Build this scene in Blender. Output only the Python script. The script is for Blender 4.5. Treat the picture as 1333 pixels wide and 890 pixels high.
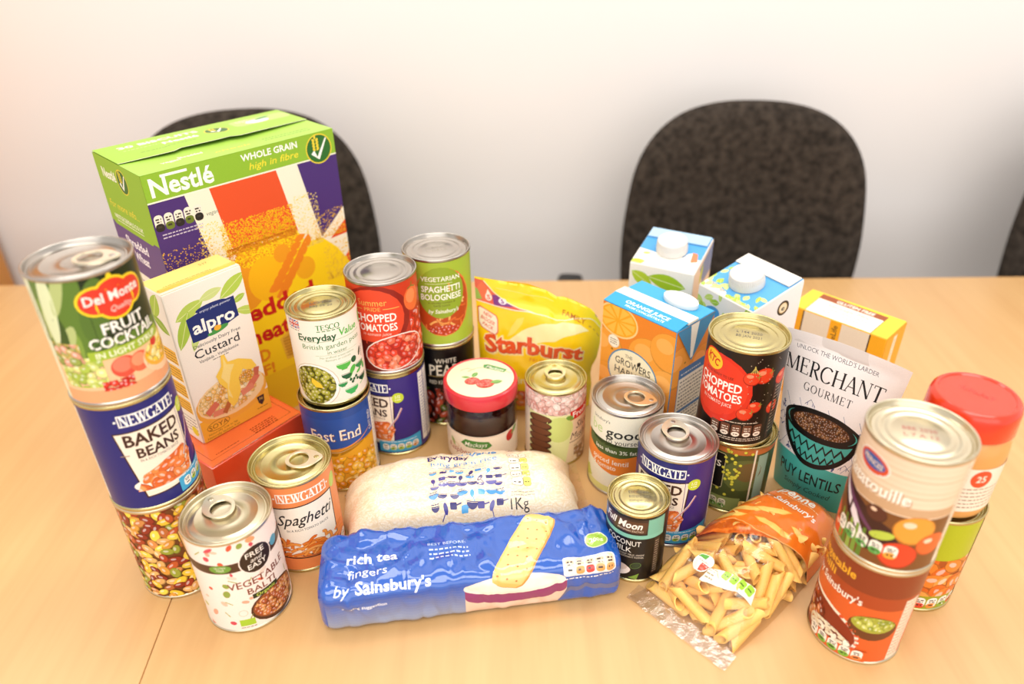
import bpy, bmesh, math, random
import numpy as np
from mathutils import Vector, Matrix

for _o in list(bpy.data.objects):
    bpy.data.objects.remove(_o, do_unlink=True)
SC = bpy.context.scene
COL = SC.collection
PI = math.pi
T = 0.73                      # height of the table top above the floor


def lin(c):
    """'#rrggbb' to linear rgb"""
    v = [int(c[i:i + 2], 16) / 255 for i in (1, 3, 5)]
    return tuple(x / 12.92 if x <= .04045 else ((x + .055) / 1.055) ** 2.4 for x in v)


# ------------------------------------------------------------------ camera
PITCH, ROLL, YAW = math.radians(31.657), math.radians(-0.832), math.radians(0.600)
_d = Vector((math.sin(YAW) * math.cos(PITCH), math.cos(YAW) * math.cos(PITCH), -math.sin(PITCH)))
_r = Vector((math.cos(YAW), -math.sin(YAW), 0))
_u = _r.cross(_d)
_r2 = _r * math.cos(ROLL) + _u * math.sin(ROLL)
_u2 = -_r * math.sin(ROLL) + _u * math.cos(ROLL)
cam_data = bpy.data.cameras.new('camera')
cam = bpy.data.objects.new('camera', cam_data)
COL.objects.link(cam)
_m = Matrix((_r2, _u2, -_d)).transposed().to_4x4()
_m.translation = (0, 0, T + 0.5521)
cam.matrix_world = _m
cam_data.sensor_width = 36
cam_data.lens = 962.69 * 36 / 1333
cam_data.clip_start = 0.02
cam_data.dof.use_dof = True
cam_data.dof.focus_distance = 0.70
cam_data.dof.aperture_fstop = 2.8
SC.camera = cam

# ------------------------------------------------------------------ light
SC.view_settings.view_transform = 'Standard'
SC.view_settings.look = 'None'
SC.view_settings.gamma = 1
SC.view_settings.use_curve_mapping = False
SC.view_settings.exposure = 0.05
world = bpy.data.worlds.new('world')
SC.world = world
world.use_nodes = True
_bg = world.node_tree.nodes['Background']
_bg.inputs[0].default_value = (1.0, 0.955, 0.915, 1)
_bg.inputs[1].default_value = 0.92


def area(name, loc, sx, sy, power, color=(1, .95, .88), rot=(0, 0, 0)):
    l = bpy.data.lights.new(name, 'AREA')
    l.shape = 'RECTANGLE'
    l.size, l.size_y, l.energy, l.color = sx, sy, power, color
    o = bpy.data.objects.new(name, l)
    COL.objects.link(o)
    o.location = loc
    o.rotation_euler = rot
    return o


area('ceiling_panel_light', (-0.50, 0.95, 2.55), 1.5, 0.5, 11)
area('ceiling_panel_light', (1.05, 0.95, 2.55), 1.5, 0.5, 11)
area('ceiling_panel_light', (0.1, -0.8, 2.55), 2.4, 1.0, 34)
area('front_fill_light', (0.2, -2.1, 1.6), 3.6, 1.5, 22, (1, .97, .95), (math.radians(90), 0, 0))  # unseen fill added behind the camera to brighten the wall and pack fronts

# ------------------------------------------------------------------ materials
MATS = {}


def nodes(name):
    m = bpy.data.materials.new(name)
    m.use_nodes = True
    return m, m.node_tree.nodes, m.node_tree.links, m.node_tree.nodes['Principled BSDF']


def noise(n, l, scale, detail=3, vec=None, kind='Object', stretch=None):
    tc = n.new('ShaderNodeTexCoord')
    mp = n.new('ShaderNodeMapping')
    l.new(tc.outputs[kind], mp.inputs[0])
    if stretch:
        mp.inputs['Scale'].default_value = stretch
    t = n.new('ShaderNodeTexNoise')
    t.inputs['Scale'].default_value = scale
    t.inputs['Detail'].default_value = detail
    l.new(mp.outputs[0], t.inputs['Vector'])
    return t


def mat(name, color, rough=.5, metal=0, var=.06, scale=60, bump=0, coat=0, spec=.5, stretch=None, trans=0, kind='Object', sheen=0):
    if name in MATS:
        return MATS[name]
    m, n, l, b = nodes(name)
    c = lin(color) if isinstance(color, str) else color
    t = noise(n, l, scale, kind=kind, stretch=stretch)
    r = n.new('ShaderNodeValToRGB')
    r.color_ramp.elements[0].position, r.color_ramp.elements[1].position = .3, .7
    r.color_ramp.elements[0].color = tuple(x * (1 - var) for x in c) + (1,)
    r.color_ramp.elements[1].color = tuple(min(1, x * (1 + var)) for x in c) + (1,)
    l.new(t.outputs[0], r.inputs[0])
    l.new(r.outputs[0], b.inputs['Base Color'])
    b.inputs['Roughness'].default_value = rough
    b.inputs['Metallic'].default_value = metal
    b.inputs['Specular IOR Level'].default_value = spec
    b.inputs['Coat Weight'].default_value = coat
    b.inputs['Coat Roughness'].default_value = .1
    b.inputs['Transmission Weight'].default_value = trans
    b.inputs['Sheen Weight'].default_value = sheen
    if bump:
        bp = n.new('ShaderNodeBump')
        bp.inputs['Strength'].default_value = bump
        bp.inputs['Distance'].default_value = .002
        l.new(t.outputs[0], bp.inputs['Height'])
        l.new(bp.outputs[0], b.inputs['Normal'])
    MATS[name] = m
    return m


def print_mat(name, rough=.4, coat=0., bump=0., bscale=300, spec=.5):
    """printed surface: ink colours are stored on the faces, a little procedural grain on top"""
    if name in MATS:
        return MATS[name]
    m, n, l, b = nodes(name)
    a = n.new('ShaderNodeVertexColor')
    a.layer_name = 'ink'
    t = noise(n, l, 900, 2)
    mr = n.new('ShaderNodeMapRange')
    mr.inputs['To Min'].default_value, mr.inputs['To Max'].default_value = .93, 1.05
    l.new(t.outputs[0], mr.inputs[0])
    mx = n.new('ShaderNodeMixRGB')
    mx.blend_type = 'MULTIPLY'
    mx.inputs[0].default_value = 1
    l.new(a.outputs[0], mx.inputs[1])
    l.new(mr.outputs[0], mx.inputs[2])
    l.new(mx.outputs[0], b.inputs['Base Color'])
    b.inputs['Roughness'].default_value = rough
    b.inputs['Coat Weight'].default_value = coat
    b.inputs['Coat Roughness'].default_value = .08
    b.inputs['Specular IOR Level'].default_value = spec
    if bump:
        t2 = noise(n, l, bscale, 3)
        bp = n.new('ShaderNodeBump')
        bp.inputs['Strength'].default_value = bump
        bp.inputs['Distance'].default_value = .001
        l.new(t2.outputs[0], bp.inputs['Height'])
        l.new(bp.outputs[0], b.inputs['Normal'])
    MATS[name] = m
    return m


PAPER = print_mat('printed_paper', .32, .0, spec=.35)
CARD = print_mat('printed_card', .4, .0, .05, 90, spec=.3)
FOIL = print_mat('printed_glossy_film', .09, .6, spec=.7)
POUCHM = print_mat('printed_satin_film', .36, .0, spec=.4)
GOLD = mat('gold_lacquered_tin', '#c8bc88', .27, 1, .05, 40)
PALE = mat('pale_gold_tin', '#d2c8ae', .28, 1, .05, 40)
SILVER = mat('silver_tin', '#b9b3ab', .28, 1, .05, 40)


def film_mat(name, tint, gloss=.14, rough=.08):
    m = bpy.data.materials.new(name)
    m.use_nodes = True
    n, l = m.node_tree.nodes, m.node_tree.links
    n.clear()
    out = n.new('ShaderNodeOutputMaterial')
    tr = n.new('ShaderNodeBsdfTransparent')
    tr.inputs[0].default_value = tint + (1,)
    gl = n.new('ShaderNodeBsdfGlossy')
    gl.inputs['Roughness'].default_value = rough
    lw = n.new('ShaderNodeLayerWeight')
    lw.inputs[0].default_value = .35
    pw = n.new('ShaderNodeMath')
    pw.operation = 'POWER'
    pw.inputs[1].default_value = 3.5
    l.new(lw.outputs['Facing'], pw.inputs[0])
    ad = n.new('ShaderNodeMath')
    ad.operation = 'MULTIPLY_ADD'
    ad.use_clamp = True
    ad.inputs[1].default_value = .6
    ad.inputs[2].default_value = gloss
    l.new(pw.outputs[0], ad.inputs[0])
    t = noise(n, l, 220, 2)
    bp = n.new('ShaderNodeBump')
    bp.inputs['Strength'].default_value = .25
    bp.inputs['Distance'].default_value = .002
    l.new(t.outputs[0], bp.inputs['Height'])
    l.new(bp.outputs[0], gl.inputs['Normal'])
    mx = n.new('ShaderNodeMixShader')
    l.new(ad.outputs[0], mx.inputs[0])
    l.new(tr.outputs[0], mx.inputs[1])
    l.new(gl.outputs[0], mx.inputs[2])
    l.new(mx.outputs[0], out.inputs[0])
    MATS[name] = m
    return m


# ------------------------------------------------------------------ objects
def tag(o, label, cat, group=None):
    o['label'] = label
    o['category'] = cat
    if group:
        o['group'] = group
    return o


def thing(name, label, cat, loc=(0, 0, 0), rz=0., group=None):
    o = bpy.data.objects.new(name, None)
    o.empty_display_size = .02
    COL.objects.link(o)
    o.location = loc
    o.rotation_euler = (0, 0, rz)
    return tag(o, label, cat, group)


def link(name, me, m, parent=None):
    o = bpy.data.objects.new(name, me)
    COL.objects.link(o)
    if m is not None and not me.materials:
        me.materials.append(m)
    if parent is not None:
        o.parent = parent
    return o


def from_bm(name, bm, m, parent=None, smooth=None):
    me = bpy.data.meshes.new(name)
    bmesh.ops.recalc_face_normals(bm, faces=bm.faces)
    bm.to_mesh(me)
    bm.free()
    if smooth is not None:
        me.shade_smooth()
        me.set_sharp_from_angle(angle=math.radians(smooth))
    return link(name, me, m, parent)


def lathe(name, prof, m, parent=None, n=72, smooth=35):
    """prof: (r, z) in mm, r = 0 closes to a pole"""
    bm = bmesh.new()
    rings = []
    for r, z in prof:
        if r <= 1e-6:
            rings.append([bm.verts.new((0, 0, z / 1000))])
        else:
            rings.append([bm.verts.new((r / 1000 * math.cos(2 * PI * k / n), r / 1000 * math.sin(2 * PI * k / n), z / 1000)) for k in range(n)])
    for a, b in zip(rings, rings[1:]):
        for k in range(n):
            k2 = (k + 1) % n
            if len(a) == 1 and len(b) == 1:
                continue
            if len(a) == 1:
                bm.faces.new((a[0], b[k], b[k2]))
            elif len(b) == 1:
                bm.faces.new((a[k], a[k2], b[0]))
            else:
                bm.faces.new((a[k], a[k2], b[k2], b[k]))
    return from_bm(name, bm, m, parent, smooth)


def prism(name, pts, z0, z1, m, parent=None, bev=0., axis='z', smooth=40):
    """polygon pts (metres) extruded from z0 to z1"""
    bm = bmesh.new()
    f = {'z': lambda p, z: (p[0], p[1], z), 'x': lambda p, z: (z, p[0], p[1]), 'y': lambda p, z: (p[0], z, p[1])}[axis]
    a = [bm.verts.new(f(p, z0)) for p in pts]
    b = [bm.verts.new(f(p, z1)) for p in pts]
    bm.faces.new(a)
    bm.faces.new(b)
    for i in range(len(pts)):
        j = (i + 1) % len(pts)
        bm.faces.new((a[i], a[j], b[j], b[i]))
    if bev:
        bmesh.ops.recalc_face_normals(bm, faces=bm.faces)
        bmesh.ops.bevel(bm, geom=list(bm.edges), offset=bev, segments=2, affect='EDGES', profile=.5)
    return from_bm(name, bm, m, parent, smooth)


def boxm(name, x0, x1, y0, y1, z0, z1, m, parent=None, bev=0.):
    return prism(name, [(x0, y0), (x1, y0), (x1, y1), (x0, y1)], z0, z1, m, parent, bev)


def tube(name, pts, r, m, parent=None, n=10, closed=False):
    bm = bmesh.new()
    pts = [Vector(p) for p in pts]
    rings = []
    N = len(pts)
    for i, p in enumerate(pts):
        if closed:
            t = pts[(i + 1) % N] - pts[i - 1]
        else:
            t = pts[min(i + 1, N - 1)] - pts[max(i - 1, 0)]
        t.normalize()
        a = t.cross(Vector((0, 0, 1)))
        if a.length < .05:
            a = t.cross(Vector((0, 1, 0)))
        a.normalize()
        b = t.cross(a)
        rings.append([bm.verts.new(p + (a * math.cos(2 * PI * k / n) + b * math.sin(2 * PI * k / n)) * r) for k in range(n)])
    for i in range(N if closed else N - 1):
        a, b = rings[i], rings[(i + 1) % N]
        for k in range(n):
            bm.faces.new((a[k], a[(k + 1) % n], b[(k + 1) % n], b[k]))
    if not closed:
        bm.faces.new(rings[0])
        bm.faces.new(rings[-1])
    return from_bm(name, bm, m, parent, 40)


# ------------------------------------------------------------------ flat print laid out in mm, then wrapped onto a surface
_TC = {}


def text_mesh(st, bold):
    k = (st, bold)
    if k not in _TC:
        cu = bpy.data.curves.new('t', 'FONT')
        cu.body = st
        cu.size = 1
        cu.offset = bold
        cu.resolution_u = 2
        ob = bpy.data.objects.new('t', cu)
        me = ob.to_mesh()
        v = np.array([x.co[:2] for x in me.vertices], float).reshape(-1, 2)
        f = [tuple(p.vertices) for p in me.polygons]
        ob.to_mesh_clear()
        bpy.data.objects.remove(ob)
        bpy.data.curves.remove(cu)
        _TC[k] = (v, f)
    v, f = _TC[k]
    return v.copy(), f


CAP = None
SERIF = {}


def _el(cx, cy, rx, ry, a0, a1, n=18):
    return [(cx + rx * math.cos(math.radians(a0 + (a1 - a0) * i / n)), cy + ry * math.sin(math.radians(a0 + (a1 - a0) * i / n))) for i in range(n + 1)]


_T, _t = .14, .055
_sb = lambda x, w=.11: [((x - w, 0.02), (x + w, 0.02)), _t]
_st = lambda x, w=.11: [((x - w, .98), (x + w, .98)), _t]
SERIF = {
    'M': (1.02, [[((.1, 0), (.14, 1)), _t], [((.14, 1), (.47, 0)), _T], [((.47, 0), (.8, 1)), _t], [((.84, 1), (.86, 0)), _T], _sb(.1), _sb(.86, .13), _st(.1, .07), _st(.86, .08)]),
    'E': (.74, [[((.16, 0), (.16, 1)), _T], [((.05, .98), (.6, .98)), _t], [((.6, 1), (.6, .82)), _t], [((.16, .52), (.48, .52)), _t], [((.48, .62), (.48, .42)), _t], [((.05, .02), (.64, .02)), _t], [((.64, 0), (.65, .2)), _t]]),
    'R': (.78, [[((.16, 0), (.16, 1)), _T], [((.05, .98), (.36, .98)), _t], ['w', _el(.34, .755, .25, .225, 90, -90), .05, .14], [((.16, .52), (.36, .52)), _t], [((.34, .52), (.68, 0)), _T], _sb(.16), _sb(.7, .07)]),
    'C': (.84, ['w|C']),
    'G': (.92, ['w|C', [((.76, .42), (.76, .04)), _T], [((.62, .42), (.86, .42)), _t]]),
    'O': (.94, [['w', _el(.46, .5, .38, .49, 0, 360, 28), .05, .14]]),
    'H': (.88, [[((.16, 0), (.16, 1)), _T], [((.7, 0), (.7, 1)), _T], [((.16, .52), (.7, .52)), _t], _sb(.16), _sb(.7), _st(.16), _st(.7)]),
    'A': (.8, [[((.06, 0), (.4, 1)), _t], [((.38, 1), (.7, 0)), _T], [((.18, .34), (.56, .34)), _t], _sb(.07), _sb(.7)]),
    'N': (.9, [[((.14, 0), (.14, 1)), _t], [((.14, 1), (.72, 0)), _T], [((.72, 0), (.72, 1)), _t], _sb(.14), _st(.1, .08), _st(.72)]),
    'T': (.76, [[((.37, 0), (.37, 1)), _T], [((.04, .98), (.7, .98)), _t], [((.04, 1), (.04, .8)), _t], [((.7, 1), (.7, .8)), _t], _sb(.37)]),
    'U': (.84, [[((.16, 1), (.16, .3)), _T], ['w', _el(.42, .3, .26, .29, 180, 360), .07, .12], [((.68, .3), (.68, 1)), _t], _st(.16), _st(.68, .09)]),
    'W': (1.06, [[((.06, 1), (.3, 0)), _T], [((.3, 0), (.5, .95)), _t], [((.5, .95), (.74, 0)), _T], [((.74, 0), (.96, 1)), _t], _st(.06), _st(.96, .09)]),
    'S': (.64, [['w', _el(.32, .74, .21, .24, 20, 270, 12) + _el(.32, .25, .24, .25, 90, -160, 12), .07, .12]]),
    ' ': (.4, []),
}


class Art:
    def __init__(s):
        s.it = []
        s.bx = np.zeros((0, 5))

    def add(s, v, faces, col, up=0):
        v = np.asarray(v, float)
        if len(v) == 0:
            return
        b = (v[:, 0].min(), v[:, 1].min(), v[:, 0].max(), v[:, 1].max())
        lay = 0
        if len(s.bx):
            B = s.bx
            hit = (B[:, 0] < b[2]) & (B[:, 2] > b[0]) & (B[:, 1] < b[3]) & (B[:, 3] > b[1])
            if hit.any():
                lay = B[hit, 4].max() + 1
        s.bx = np.vstack([s.bx, [b + (lay + up,)]])
        s.it.append((v, faces, lin(col) if isinstance(col, str) else col, lay + up))

    def poly(s, pts, col, clip=None):
        if clip is not None:
            pts = clip_poly(pts, clip)
        if len(pts) >= 3:
            s.add(pts, [tuple(range(len(pts)))], col)

    def rect(s, x0, y0, x1, y1, col, r=0):
        if r:
            p = []
            for cx, cy, a in ((x1 - r, y0 + r, -90), (x1 - r, y1 - r, 0), (x0 + r, y1 - r, 90), (x0 + r, y0 + r, 180)):
                p += _el(cx, cy, r, r, a, a + 90, 4)
            s.poly(p, col)
        else:
            s.poly([(x0, y0), (x1, y0), (x1, y1), (x0, y1)], col)

    def ell(s, cx, cy, rx, ry, col, rot=0, n=20, clip=None, a0=0, a1=360):
        p = _el(0, 0, rx, ry, a0, a1, n)
        if a1 - a0 == 360:
            p = p[:-1]
        c, k = math.cos(math.radians(rot)), math.sin(math.radians(rot))
        s.poly([(cx + x * c - y * k, cy + x * k + y * c) for x, y in p], col, clip)

    def line(s, pts, w, col, closed=False):
        pts = [np.array(p, float) for p in pts]
        if closed:
            pts = pts + [pts[0]]
        ws = w if isinstance(w, (list, tuple)) else [w] * len(pts)
        V, F = [], []
        for i, p in enumerate(pts):
            a = pts[max(i - 1, 0)] if not (closed and i == 0) else pts[-2]
            b = pts[min(i + 1, len(pts) - 1)] if not (closed and i == len(pts) - 1) else pts[1]
            t = b - a
            t = t / (np.linalg.norm(t) + 1e-9)
            nrm = np.array([-t[1], t[0]])
            V += [p + nrm * ws[i] / 2, p - nrm * ws[i] / 2]
            if i:
                k = 2 * i
                F.append((k - 2, k - 1, k + 1, k))
        s.add(V, F, col)

    def ring(s, cx, cy, rx, ry, w, col, n=32, rot=0):
        c, k = math.cos(math.radians(rot)), math.sin(math.radians(rot))
        s.line([(cx + x * c - y * k, cy + x * k + y * c) for x, y in _el(0, 0, rx, ry, 0, 360, n)[:-1]], w, col, True)

    def text(s, st, x, y, h, col, w=None, bold=.0, shear=0, rot=0, align='C', arc=None, up=0, sq=1., raw=False):
        """cap height h, total width w, centred on (x, y)"""
        global CAP
        if CAP is None:
            hv, _ = text_mesh('H', 0.)
            CAP = hv[:, 1].max() - hv[:, 1].min()
        v, f = text_mesh(st, bold if raw else bold * .62)
        if len(v) == 0:
            return
        v = v / CAP * h
        v[:, 0] -= v[:, 0].min()
        tw = v[:, 0].max()
        k = (w / tw) if w else sq
        v[:, 0] *= k
        tw *= k
        v[:, 1] -= h / 2
        if align == 'C':
            v[:, 0] -= tw / 2
        elif align == 'R':
            v[:, 0] -= tw
        s._place(v, f, x, y, col, shear, rot, arc, up)

    def _place(s, v, f, x, y, col, shear, rot, arc, up=0):
        v[:, 0] += shear * v[:, 1]
        if arc:
            a = v[:, 0] / arc
            r = arc + v[:, 1]
            v = np.column_stack([r * np.sin(a), r * np.cos(a) - arc])
        c, k = math.cos(math.radians(rot)), math.sin(math.radians(rot))
        v = np.column_stack([x + v[:, 0] * c - v[:, 1] * k, y + v[:, 0] * k + v[:, 1] * c])
        s.add(v, f, col, up)

    def serif(s, st, x, y, h, col, w=None, rot=0, arc=None, fat=1., sp=.0):
        V, F, cx = [], [], 0
        for ch in st:
            adv, strokes = SERIF.get(ch, SERIF[' '])
            for q in strokes:
                if q == 'w|C':
                    q = ['w', _el(.46, .5, .38, .49, 42, 318, 22), .05, .14]
                if q[0] == 'w':
                    pts, lo, hi = q[1], q[2], q[3]
                else:
                    pts, lo = q[0], q[1]
                    hi = lo
                pts = [np.array(p, float) for p in pts]
                for i in range(len(pts)):
                    a, b = pts[max(i - 1, 0)], pts[min(i + 1, len(pts) - 1)]
                    t = (b - a) / (np.linalg.norm(b - a) + 1e-9)
                    wd = (lo + (hi - lo) * abs(t[1])) * fat
                    nn = np.array([-t[1], t[0]]) * wd / 2
                    k = len(V)
                    V += [pts[i] + nn + (cx, 0), pts[i] - nn + (cx, 0)]
                    if i:
                        F.append((k - 2, k - 1, k + 1, k))
            cx += adv + sp
        v = np.array(V)
        v[:, 1] -= .5
        v[:, 0] -= v[:, 0].min()
        v[:, 0] *= (w / v[:, 0].max()) if w else h
        v[:, 0] -= v[:, 0].max() / 2
        v[:, 1] *= h
        s._place(v, F, x, y, col, 0, rot, arc)

    def lines(s, x0, x1, y, n, dy, h, col, rnd=random.Random(3)):
        """rows of tiny unreadable small print"""
        V, F = [], []
        for i in range(n):
            x = x0
            while x < x1:
                l = min(rnd.uniform(1.2, 4.5), x1 - x)
                k = len(V)
                yy = y - i * dy
                V += [(x, yy), (x + l, yy), (x + l, yy + h), (x, yy + h)]
                F.append((k, k + 1, k + 2, k + 3))
                x += l + h * .8
        s.add(V, F, col)

    def pile(s, clip, a, b, pal, seed=1, step=None, rot=None, hi='#ffffff', edge=.55, jit=.35, hil=.35, ns=12):
        """a heap of roundish pieces filling the convex polygon clip"""
        R = random.Random(seed)
        xs, ys = [p[0] for p in clip], [p[1] for p in clip]
        st = step or (a + b) * .8
        rows, y, odd = [], max(ys), 0
        while y > min(ys) - st:
            x = min(xs) - (st / 2 if odd else 0)
            while x < max(xs) + st:
                rows.append((x + R.uniform(-jit, jit) * st, y + R.uniform(-jit, jit) * st))
                x += st
            y -= st * .8
            odd ^= 1
        for x, y in rows:
            c = lin(R.choice(pal))
            sc = R.uniform(.85, 1.15)
            ro = R.uniform(0, 180) if rot is None else rot + R.uniform(-25, 25)
            k = R.uniform(.88, 1.08)
            c = tuple(min(1, q * k) for q in c)
            s.ell(x, y, a * sc, b * sc, tuple(q * edge for q in c), ro, ns, clip)
            s.ell(x - a * .06, y + b * .08, a * sc * .88, b * sc * .86, c, ro, ns, clip)
            if hi:
                h = tuple(q + (1 - q) * hil for q in c)
                s.ell(x - a * .2, y + b * .25, a * .38, b * .3, h, ro, 8, clip)


def clip_poly(pts, clip):
    out = [tuple(p) for p in pts]
    n = len(clip)
    ar = sum(clip[i][0] * clip[(i + 1) % n][1] - clip[(i + 1) % n][0] * clip[i][1] for i in range(n))
    sg = 1 if ar > 0 else -1
    for i in range(n):
        (ax, ay), (bx, by) = clip[i], clip[(i + 1) % n]
        res = []
        for j in range(len(out)):
            p, q = out[j - 1], out[j]
            dp = sg * ((bx - ax) * (p[1] - ay) - (by - ay) * (p[0] - ax))
            dq = sg * ((bx - ax) * (q[1] - ay) - (by - ay) * (q[0] - ax))
            if (dp >= 0) != (dq >= 0):
                t = dp / (dp - dq)
                res.append((p[0] + t * (q[0] - p[0]), p[1] + t * (q[1] - p[1])))
            if dq >= 0:
                res.append(q)
        out = res
        if not out:
            break
    return out


def R4(x0, y0, x1, y1):
    return [(x0, y0), (x1, y0), (x1, y1), (x0, y1)]


def EP(cx, cy, rx, ry, n=24):
    return _el(cx, cy, rx, ry, 0, 360, n)[:-1]


EPS = 1.2e-5


def wrap(art, name, fn, m, parent, bounds, ul=(), vl=(), dl=(), smooth=True):
    """fn(u, v) in mm -> (points, normals) in m; ul, vl, dl: lines the print is folded along so every layer follows the same facets"""
    bm = bmesh.new()
    fl = bm.faces.layers.int.new('ci')
    pal = []
    for v, faces, col, lay in art.it:
        vs = [bm.verts.new((p[0], p[1], lay)) for p in v]
        pal.append(col)
        for f in faces:
            try:
                bf = bm.faces.new([vs[i] for i in f])
                bf[fl] = len(pal) - 1
            except ValueError:
                pass
    big = [f for f in bm.faces if len(f.verts) > 4]
    bmesh.ops.triangulate(bm, faces=big, ngon_method='EAR_CLIP')
    u0, u1, v0, v1 = bounds

    def cut(co, no, clear=False):
        bmesh.ops.bisect_plane(bm, geom=bm.verts[:] + bm.edges[:] + bm.faces[:], dist=1e-6, plane_co=co, plane_no=no, clear_outer=clear)
    cut((u1, 0, 0), (1, 0, 0), True)
    cut((u0, 0, 0), (-1, 0, 0), True)
    cut((0, v1, 0), (0, 1, 0), True)
    cut((0, v0, 0), (0, -1, 0), True)
    for u in ul:
        if u0 < u < u1:
            cut((u, 0, 0), (1, 0, 0))
    for v in vl:
        if v0 < v < v1:
            cut((0, v, 0), (0, 1, 0))
    for co, no in dl:
        cut(co, no)
    loose = [v for v in bm.verts if not v.link_faces]
    bmesh.ops.delete(bm, geom=loose, context='VERTS')
    for f in bm.faces:
        if f.normal.z < 0:
            f.normal_flip()
    idx = [f[fl] for f in bm.faces]
    me = bpy.data.meshes.new(name)
    bm.to_mesh(me)
    bm.free()
    n = len(me.vertices)
    co = np.empty(n * 3)
    me.vertices.foreach_get('co', co)
    co = co.reshape(-1, 3)
    P, N = fn(co[:, 0], co[:, 1])
    P = P + N * (co[:, 2] * EPS)[:, None]
    me.vertices.foreach_set('co', P.ravel())
    tot = np.array([p.loop_total for p in me.polygons])
    c = np.repeat(np.array([pal[i] + (1.,) for i in idx]), tot, axis=0)
    ca = me.color_attributes.new('ink', 'FLOAT_COLOR', 'CORNER')
    ca.data.foreach_set('color', c.ravel())
    if 'ci' in me.attributes:
        me.attributes.remove(me.attributes['ci'])
    me.update()
    if smooth:
        me.shade_smooth()
        me.normals_split_custom_set_from_vertices(N.tolist())
    return link(name, me, m, parent)


def cylfn(R, z0=0.):
    def fn(u, v):
        a = u / R - PI / 2
        c, s = np.cos(a), np.sin(a)
        return np.column_stack([c * R / 1000, s * R / 1000, (v + z0) / 1000]), np.column_stack([c, s, np.zeros_like(c)])
    return fn


def facefn(o, ux, vx):
    o, ux, vx = np.array(o, float), np.array(ux, float), np.array(vx, float)
    n = np.cross(ux, vx)
    n = n / np.linalg.norm(n)

    def fn(u, v):
        return o + np.outer(u / 1000, ux) + np.outer(v / 1000, vx), np.tile(n, (len(u), 1))
    return fn


def gridfn(P, W, H):
    """piecewise linear surface through the grid P[nu+1, nv+1, 3]"""
    nu, nv = P.shape[0] - 1, P.shape[1] - 1
    N = np.cross(np.gradient(P, axis=0), np.gradient(P, axis=1))
    N /= np.linalg.norm(N, axis=2, keepdims=True) + 1e-12

    def fn(u, v):
        a, b = np.clip(u / W * nu, 0, nu), np.clip(v / H * nv, 0, nv)
        i = np.minimum(a.astype(int), nu - 1)
        j = np.minimum(b.astype(int), nv - 1)
        x, y = (a - i)[:, None], (b - j)[:, None]

        def tri(Q):
            lo = Q[i, j] + x * (Q[i + 1, j] - Q[i, j]) + y * (Q[i, j + 1] - Q[i, j])
            hi = Q[i + 1, j + 1] + (1 - x) * (Q[i, j + 1] - Q[i + 1, j + 1]) + (1 - y) * (Q[i + 1, j] - Q[i + 1, j + 1])
            return np.where(x + y <= 1, lo, hi)
        n = tri(N)
        return tri(P), n / (np.linalg.norm(n, axis=1, keepdims=True) + 1e-12)
    ul = [W * k / nu for k in range(1, nu)]
    vl = [H * k / nv for k in range(1, nv)]
    dl = [((W * k / nu, 0, 0), (nu / W, nv / H, 0)) for k in range(1, nu + nv)]
    return fn, ul, vl, dl


def sheet(name, P, m, parent):
    """plain surface through a grid of points"""
    nu, nv = P.shape[0], P.shape[1]
    me = bpy.data.meshes.new(name)
    f = [(i * nv + j, (i + 1) * nv + j, (i + 1) * nv + j + 1, i * nv + j + 1) for i in range(nu - 1) for j in range(nv - 1)]
    me.from_pydata(P.reshape(-1, 3).tolist(), [], f)
    me.update()
    me.shade_smooth()
    return link(name, me, m, parent)


# ------------------------------------------------------------------ the room
wall_m = mat('painted_wall', '#efebe9', .75, 0, .012, 3, .02)
floor_m = mat('grey_carpet', '#b0a89e', .95, 0, .2, 400, .3)


def struct(o):
    o['kind'] = 'structure'
    return o


struct(boxm('floor', -2.6, 2.6, -2.2, 1.57, -.05, 0, floor_m))
struct(boxm('wall_back', -2.6, 2.6, 1.45, 1.57, 0, 2.7, wall_m))
struct(boxm('baseboard_back', -2.6, 2.6, 1.435, 1.45, 0, .09, mat('white_gloss_paint', '#e9e6e0', .3, 0, .02)))


def wood(name, c0, c1, rough=.3, axis=0):
    m, n, l, b = nodes(name)
    st = [(1.2, 14, 14), (14, 1.2, 14), (14, 14, 1.2)][axis]
    t = noise(n, l, 3.2, 6, stretch=st)
    t2 = noise(n, l, 55, 4, stretch=[(.12, 2, 2), (2, .12, 2), (2, 2, .12)][axis])
    mx = n.new('ShaderNodeMixRGB')
    mx.inputs[0].default_value = .45
    l.new(t.outputs[0], mx.inputs[1])
    l.new(t2.outputs[0], mx.inputs[2])
    r = n.new('ShaderNodeValToRGB')
    r.color_ramp.elements[0].position, r.color_ramp.elements[1].position = .32, .68
    r.color_ramp.elements[0].color = lin(c0) + (1,)
    r.color_ramp.elements[1].color = lin(c1) + (1,)
    l.new(mx.outputs[0], r.inputs[0])
    l.new(r.outputs[0], b.inputs['Base Color'])
    b.inputs['Roughness'].default_value = rough
    b.inputs['Coat Weight'].default_value = .15
    b.inputs['Coat Roughness'].default_value = .25
    MATS[name] = m
    return m


BEECH = wood('beech_veneer', '#cda069', '#d6ac74', .42, 1)
EDGE = wood('beech_edge', '#cf9a5c', '#d9a86c', .45, 0)
ORANGEWOOD = wood('cupboard_veneer', '#d98a2c', '#e39a3c', .4, 2)
STEEL = mat('grey_powder_coat', '#6b6c6e', .4, .6, .04)


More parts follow.
